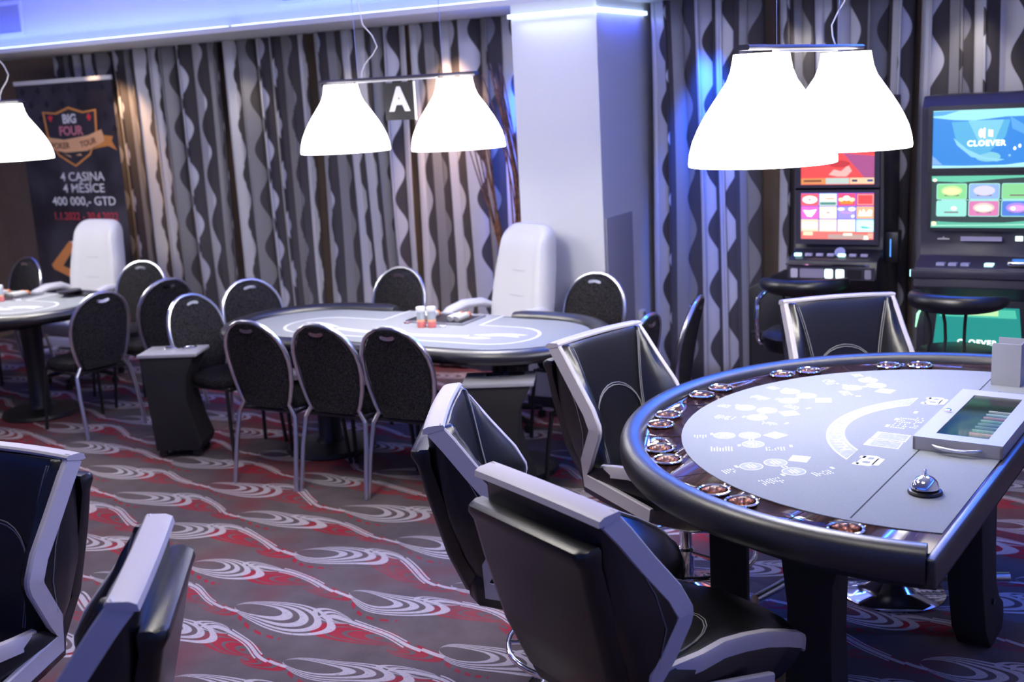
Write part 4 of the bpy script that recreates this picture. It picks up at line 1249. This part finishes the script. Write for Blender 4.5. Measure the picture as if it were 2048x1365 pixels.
# --- green / blue machine
gm, hw, dz = slot_machine('large slot machine with blue logo screen above a green game screen at the right edge', (-.72, 6.40, 0), .62, 1.915, 'green')
y = -.012
bezel(gm, -.250, .245, 1.545, 1.84, y, .024, M['dark'], .014)
B1 = (.02, .18, .80)
items = [(rect(-.0025, 1.6925, .495, .295), em((.03, .28, .85), 1.0)), ([(-.25, 1.84), (.2425, 1.84), (.2425, 1.80), (.1, 1.80), (-.05, 1.785), (-.15, 1.79), (-.25, 1.805)], em((.35, .85, .85), 1.1)),
         ([(-.25, 1.835), (-.12, 1.838), (-.2, 1.815), (-.25, 1.812)], em((.1, .45, .9), 1)),
         ([(-.16, 1.78), (.12, 1.785), (.10, 1.70), (.02, 1.62), (-.06, 1.60), (-.13, 1.66)], em((.10, .50, .85), 1.0)), ([(-.08, 1.785), (.09, 1.785), (.05, 1.68), (-.02, 1.66)], em((.22, .66, .85), 1.05)),
         ([(-.15, 1.70), (-.13, 1.66), (-.06, 1.60), (.06, 1.575), (.10, 1.585), (.0, 1.60), (-.08, 1.64)], em((.30, .72, .90), 1.05)), (ell(.02, 1.60, .06, .025), em((.25, .68, .85), 1)),
         ([(-.25, 1.56), (-.1, 1.556), (.1, 1.558), (.2425, 1.575), (.2425, 1.545), (-.25, 1.545)], em((.45, .88, .95), 1.1)), ([(-.25, 1.61), (-.20, 1.563), (-.25, 1.563)], em((.25, .5, 1), 1)),
         ([(.12, 1.80), (.2425, 1.72), (.2425, 1.68), (.13, 1.74)], em((.12, .45, .95), 1)),
         (rect(-.012, 1.720, .016, .030), em((1, .95, .85), 2)), (rect(.0, 1.720, .007, .052), em((1, .93, .85), 2)), (rect(.010, 1.720, .007, .044), em((1, .93, .85), 2)), (rect(.022, 1.720, .007, .034), em((1, .93, .85), 2)), (rect(.034, 1.718, .012, .034), em((1, .93, .85), 2)), (ell(-.016, 1.720, .012, .022), em((1, .95, .85), 2)),
         (ell(.145, 1.640, .007, .009, 10), em((.9, .95, 1), 1.8)), (ell(.168, 1.652, .007, .010, 10), em((.9, .95, 1), 1.8)), (ell(.122, 1.605, .006, .006, 10), em((.3, .6, 1), 1.2))]
so = screen('top_screen', gm, y - .004, items)
vs, fs = text('CLOEVER', .040, None, TX(.010, y - .0085, 1.668), depth=.0003, bold=.0012, space=1.12); MB().add(vs, fs).build('logo_text', em((.95, 1, 1), 2.2), so)
bezel(gm, -.250, .245, 1.235, 1.505, y, .018, M['dark'], .014)
items = [(rect(-.0025, 1.37, .495, .27), em((.05, .09, .09), .7)), ([(-.25, 1.505), (.2425, 1.505), (.2425, 1.495), (.1, 1.488), (-.1, 1.470), (-.25, 1.478)], em((.15, .68, .45), 1)), (ell(-.235, 1.483, .010, .008), em((1, .85, .6), 2)),
         ([(-.25, 1.235), (.2425, 1.235), (.2425, 1.275), (.1, 1.262), (-.1, 1.262), (-.25, 1.268)], em((.12, .6, .42), 1)), ([(-.25, 1.248), (.05, 1.252), (.2425, 1.258), (.2425, 1.25), (-.25, 1.241)], em((.45, .9, .7), 1)),
         (ell(-.235, 1.256, .012, .010), em((1, .6, .35), 2.2)), (ell(-.212, 1.256, .013, .011), em((1, .8, .55), 2.2)), (rrect(.075, 1.253, .08, .016, .006), em((.35, .7, .6), 1))]
cl = [[(.30, .85, .35), (.35, .55, .95), (.30, .8, .35)], [(.10, .35, .55), (.85, .25, .55), (.10, .25, .85)]]
il = [[((.9, .75, .35), 'C'), ((1, .75, .85), 'S'), ((.9, .7, .3), 'C')], [((.55, .3, .15), 'M'), ((.7, .95, .6), 'C'), ((.75, .3, .9), 'N')]]
for r in range(2):
    for c in range(3):
        cx = -.150 + c * .158; cz = 1.423 - r * .088
        items += [(rrect(cx, cz, .150, .084, .010), em((.35, .85, .75), 1.1)), (rrect(cx, cz, .142, .076, .008), em(cl[r][c], 1.0)), (ell(cx, cz + .004, .052, .026), em(tuple(.5 * a + .5 * b for a, b in zip(cl[r][c], il[r][c][0])), 1.2)), (ell(cx, cz + .002, .040, .015), em(il[r][c][0], 1.5)),
                  (ell(cx - .018, cz, .012, .010), em((1, .95, .85), 1.5)), (ell(cx + .012, cz, .015, .011), em((1, .85, .7), 1.5)), (rect(cx, cz - .020, .07, .006), em((.3, .15, .2), .8))]
items += [(rect(0, 1.379, .40, .004), em((.5, .85, .9), 1))]
screen('game_screen', gm, y - .004, items)
ft = MB().box((-.10, -.020, 1.165), (.10, -.012, 1.188)).build('button_strip', pm((.40, .38, .5), .3), gm)
em_ = MB(); em_.add([(x, -.014, z) for x, z in ((-.215, 1.17), (-.155, 1.17), (-.155, 1.178), (-.18, 1.18), (-.185, 1.19), (-.19, 1.18), (-.215, 1.178))], [tuple(range(7))]); em_.build('maker_emblem', pm((.45, .43, .40)), gm)
for (x, lit) in ((-.185, 0), (-.125, 0), (-.065, 0), (.05, 1)):
    MB().prism([(x - .020, -.115), (x + .020, -.115), (x + .026, -.085), (x - .014, -.085)], 1.040, 1.062).build('button', em((.5, .9, 1), 2) if lit else pm((.42, .42, .60), .3), gm)
for x in (.165, .215): MB().box((x, -.022, 1.168), (x + .035, -.012, 1.192)).build('button', em((.8, 1, 1), 2.2), gm)
rd = MB().prism(rrect(.215, -.09, .16, .075, .03), 1.05, 1.075).build('round_dial', M['chrome'], gm, bevel=.006)
MB().prism(rrect(.215, -.09, .11, .035, .015), 1.0755, 1.083).build('dial_window', em((.05, .25, .9), .9), rd)
MB().box((-hw - .012, -.175, .99), (hw + .012, -.155, 1.035)).build('deck_edge', M['slate'], gm, bevel=.006)
MB().box((-hw - .016, -.172, .995), (-hw - .0125, -.150, 1.03)).build('edge_light', em((.5, .95, 1), 2), gm)
bp = MB().box((-.27, -.045, .22), (.27, -.020, .86)).build('belly_panel', M['dark'], gm, bevel=.01)
items = [([(-.20, .82), (.20, .82), (.235, .45), (-.235, .45)], em((.02, .42, .38), .75)), ([(-.18, .81), (.18, .81), (.19, .765), (-.19, .765)], em((.10, .70, .50), .9)), ([(-.09, .812), (.10, .812), (.10, .775), (-.09, .775)], em((.55, .9, .45), 1.1)),
         ([(-.21, .60), (-.05, .57), (.1, .545), (.225, .56), (.225, .545), (.1, .525), (-.1, .545), (-.215, .575)], em((.35, .85, .35), 1.0)), (ell(.165, .563, .012, .010), em((.8, 1, .6), 1.6)), (ell(.21, .566, .010, .008), em((.8, 1, .6), 1.4)),
         ([(-.06, .52), (.04, .52), (.05, .46), (-.07, .46)], em((.75, .55, .25), .8))]
bs = screen('belly_screen', bp, -.0455, items)
vs, fs = text('CLOEVER', .042, None, TX(0, -.0495, .628), depth=.0003, bold=.0012, space=1.15); MB().add(vs, fs).build('logo_text', em((.95, 1, .95), 2), bs)
for sg in (-1, 1):
    MB().tube([(sg * .285, -.04, .80), (sg * .30, -.05, .77), (sg * .31, -.05, .70)], [.004, .008, .003], 8).build('accent_light', em((.4, 1, .6), 1.6), gm)

# black side cabinet left of the red machine
t = thing('side_cabinet', 'low black cabinet with sloped top left of the red-screen slot machine', 'cabinet', (-1.90, 6.60, 0))
MB().prism([(-.13, 0), (.13, 0), (.13, .86), (0, .90), (-.13, .83)], -.0, .34, Matrix.Rotation(PI / 2, 4, 'X') @ Matrix.Scale(-1, 4, (0, 0, 1))).build('body', M['black'], t, bevel=.006)
MB().box((-.11, -.006, .05), (.11, -.001, .55)).build('door', M['dark'], t)
MB().box((-.11, -.012, .565), (.11, -.001, .58)).build('handle', M['slate'], t)


# ------------------------------------------------------------------ slot stools
def make_slot_stool(label, loc, rz):
    t = thing('slot_stool', label, 'stool', loc, rz)
    MB().lathe([(.20, 0), (.205, .008), (.18, .02), (.05, .035), (.03, .06)], 36).build('base_disc', M['chrome'], t)
    MB().lathe([(.028, .04), (.028, .60)], 18).build('column', M['chrome'], t)
    MB().lathe([(.17, .60), (.215, .62), (.23, .655), (.225, .69), (.19, .715), (.08, .72), (0.001, .72)], 40, cap1=False).build('seat', M['leather'], t)
    # curved low back roll
    rg = []
    for k in range(25):
        a0 = R_(-100 + 200 * k / 24) + PI; e = max(.25, sin(PI * k / 24) ** .35)
        c = Vector((.205 * cos(a0), .215 * sin(a0), .0))
        o_ = Vector((cos(a0), sin(a0), 0))
        rg.append([c + o_ * .035 * cos(q) * e + Vector((0, 0, .975 + .045 * e * sin(q))) for q in [2 * PI * i / 14 for i in range(14)]])
    MB().loft(rg).build('back_roll', M['leather'], t, sharp=60)
    for a0 in (150, 180, 210):
        x, y_ = cos(R_(a0)), sin(R_(a0))
        MB().tube([(x * .19, y_ * .19, .70), (x * .16, y_ * .16, .80), (x * .17, y_ * .17, .88), (x * .20, y_ * .20, .95)], .008, 8).build('back_rod', M['black'], t)
    MB().tube([(.19 * cos(2 * PI * k / 30), .19 * sin(2 * PI * k / 30), .25) for k in range(30)], .010, 8, close=True).build('foot_ring', M['chrome'], t)
    return t


s1 = make_slot_stool('round black stool with low curved back in front of the green slot machine', (-.735, 5.78, 0), R_(75)); s1['group'] = 'slot machine stools'
s2 = dup(s1, (-1.56, 6.08, -.14 + .14), R_(100), 'black round stool in front of the red-screen slot machine, mostly hidden', 'slot machine stools')
for o in (s2,):
    MB().tube([(-.02, .20, .93), (-.10, .235, .90), (-.14, .24, .80), (-.10, .235, .68), (.0, .22, .62), (.06, .21, .63)], .013, 10).build('armrest', M['chrome'], o)


# ================================================================== ROLL-UP BANNER
bn = thing('roll_up_banner', 'dark roll-up poker tour banner on white base at the left', 'banner', (-8.10, 6.95, 0))
MB().box((-.60, -.04, .02), (.60, .10, .10)).build('base', M['plasticw'], bn, bevel=.015)
for x in (-.45, .42): MB().box((x - .03, -.16, 0), (x + .03, .18, .02)).build('foot', M['plasticw'], bn, bevel=.006)
MB().box((-.585, .035, .10), (.585, .039, 2.33)).build('sheet', mat('banner_print', (.045, .042, .055), .45, grain=.5, gscale=2.2), bn)
MB().box((-.59, .025, 2.33), (.59, .05, 2.365)).build('top_rail', M['plasticw'], bn)
MB().tube([(0, .07, .10), (0, .07, 2.33)], .008, 8).build('support_pole', M['steel'], bn)


def bprint(name, polys, k=0):
    m = MB()
    for i, (poly, mm) in enumerate(polys):
        m.m(mm); m.add([(x, .035 - .0006 * (i + 1) - k, z) for x, z in poly], [tuple(range(len(poly)))])
    return m.build(name, None, bn)


OR, LO, DK = pm((.75, .30, .07)), pm((.92, .52, .26)), pm((.04, .035, .045))
suit = pm((.022, .02, .028))


def club(cx, cz, s):
    return [(ell(cx - s * .5, cz, s * .5, s * .5, 10), suit), (ell(cx + s * .5, cz, s * .5, s * .5, 10), suit), (ell(cx, cz + s * .7, s * .5, s * .55, 10), suit), ([(cx - s * .35, cz - s), (cx + s * .35, cz - s), (cx, cz + .2 * s)], suit)]


pat = []
for i in range(24):
    r, c = divmod(i, 6); pat += club(-.50 + c * .195 + (.09 if r % 2 else 0), 2.27 - r * .115, .030)
m = MB()
m.m(suit)
for poly, mm in pat: m.add([(x, .0346, z) for x, z in poly], [tuple(range(len(poly)))])
m.build('suit_pattern', None, bn)
cx = .045
shield = [(cx - .33, 2.10), (cx - .17, 2.085), (cx, 2.13), (cx + .17, 2.085), (cx + .33, 2.10), (cx + .31, 1.90), (cx + .20, 1.72), (cx, 1.62), (cx - .20, 1.72), (cx - .31, 1.90)]
inner = [(cx + (x - cx) * .92, 1.885 + (z - 1.885) * .92) for x, z in shield]
bprint('shield', [(shield, OR), (inner, DK),
                  ([(cx - .42, 1.80), (cx - .1, 1.745), (cx + .16, 1.755), (cx + .40, 1.83), (cx + .36, 1.93), (cx + .2, 1.885), (cx - .1, 1.855), (cx - .42, 1.895)], LO),
                  ([(cx + .22, 1.765), (cx + .42, 1.79), (cx + .52, 1.75), (cx + .47, 1.83), (cx + .49, 1.87), (cx + .38, 1.88), (cx + .38, 1.83)], OR),
                  ([(cx - .27, 2.05), (cx - .235, 2.065), (cx - .20, 2.05), (cx - .235, 2.005)], pm((.8, .05, .06))), ([(cx + .235, 2.07), (cx + .265, 2.035), (cx + .235, 2.0), (cx + .205, 2.035)], pm((.8, .05, .06))),
                  ([(cx - .13, 1.735), (cx - .03, 1.70), (cx - .05, 1.72)], LO), ([(cx + .02, 1.72), (cx + .10, 1.715), (cx + .08, 1.735)], LO)])
def bt(s_, size, x, z, mm, bold=.002, sx=1., rot=0):
    vs, fs = text(s_, size, None, TX(x, .0285, z) @ Matrix.Rotation(rot, 4, 'Z'), depth=.0004, bold=bold, sx=sx); MB().add(vs, fs).build('lettering', mm, bn)
WT, RD = pm((.80, .80, .82)), pm((.65, .06, .09))
bt('BIG', .105, cx, 2.025, WT, .004, 1.05)
bt('FOUR', .105, cx, 1.925, pm((.65, .22, .26)), .004, 1.05)
bt('POKER', .072, cx - .15, 1.803, pm((.25, .10, .07)), .001)
bt('TOUR', .072, cx + .19, 1.822, pm((.25, .10, .07)), .001, 1, .18)
bt('4 CASINA', .105, .11, 1.535, WT, .001, 1.18)
bt('4 M\u011aS\u00cdCE', .105, .11, 1.435, WT, .001, 1.18)
bt('400 000,- GTD', .105, .09, 1.325, WT, .001, 1.20)
bt('1.1.2022 - 30.4.2022', .092, .09, 1.195, RD, .001, 1.05)
bt('www.bfpt.cz', .052, .11, 1.07, WT, .001)
SK, SK2 = pm((.85, .33, .10)), pm((.75, .55, .55))
bprint('printed_figure', [([(-.43, .76), (-.40, .72), (-.10, .62), (.10, .50), (.12, .62), (-.08, .70), (-.28, .755), (-.10, .93), (-.16, .98)], SK),
                          ([(-.16, .975), (-.08, .985), (.02, .93), (.08, .86), (.06, .80), (.00, .79), (-.02, .86), (-.10, .93)], SK2),
                          ([(-.05, .12), (.32, .12), (.34, .6), (.2, .80), (.06, .78), (.0, .6), (-.03, .4)], pm((.55, .35, .33)))])

# ------------------------------------------------------------------ twigs in a pot beside the pillar
tw = thing('twig_arrangement', 'tall bundle of brown decorative twigs in a black pot left of the pillar', 'plant', (-3.84, 6.95, 0))
MB().lathe([(.09, 0), (.12, .02), (.14, .35), (.15, .60), (.14, .61), (.12, .50), (.001, .48)], 24, cap1=False).build('pot', M['black'], tw)
rnd = random.Random(3)
for k in range(26):
    a0 = rnd.random() * 2 * PI; r0 = rnd.random() * .07
    if k < 17: tx_, tz = -.12 + rnd.random() * .13, 2.0 + rnd.random() * .25; bow = .10
    else: tx_, tz = (-.32 + rnd.random() * .28), 1.75 + rnd.random() * .35; bow = -.02
    ty = -.05 + rnd.random() * .10
    pts = []
    for q in range(11):
        s_ = q / 10
        pts.append((r0 * cos(a0) * (1 - s_) + (tx_) * s_ ** 1.6 + bow * sin(PI * s_) + .010 * sin(9 * s_ + k), r0 * sin(a0) * (1 - s_) + ty * s_, .49 + (tz - .49) * s_))
    MB().tube(pts, [.009 - .005 * q / 10 for q in range(11)], 6).build('twig', M['rattan'], tw)
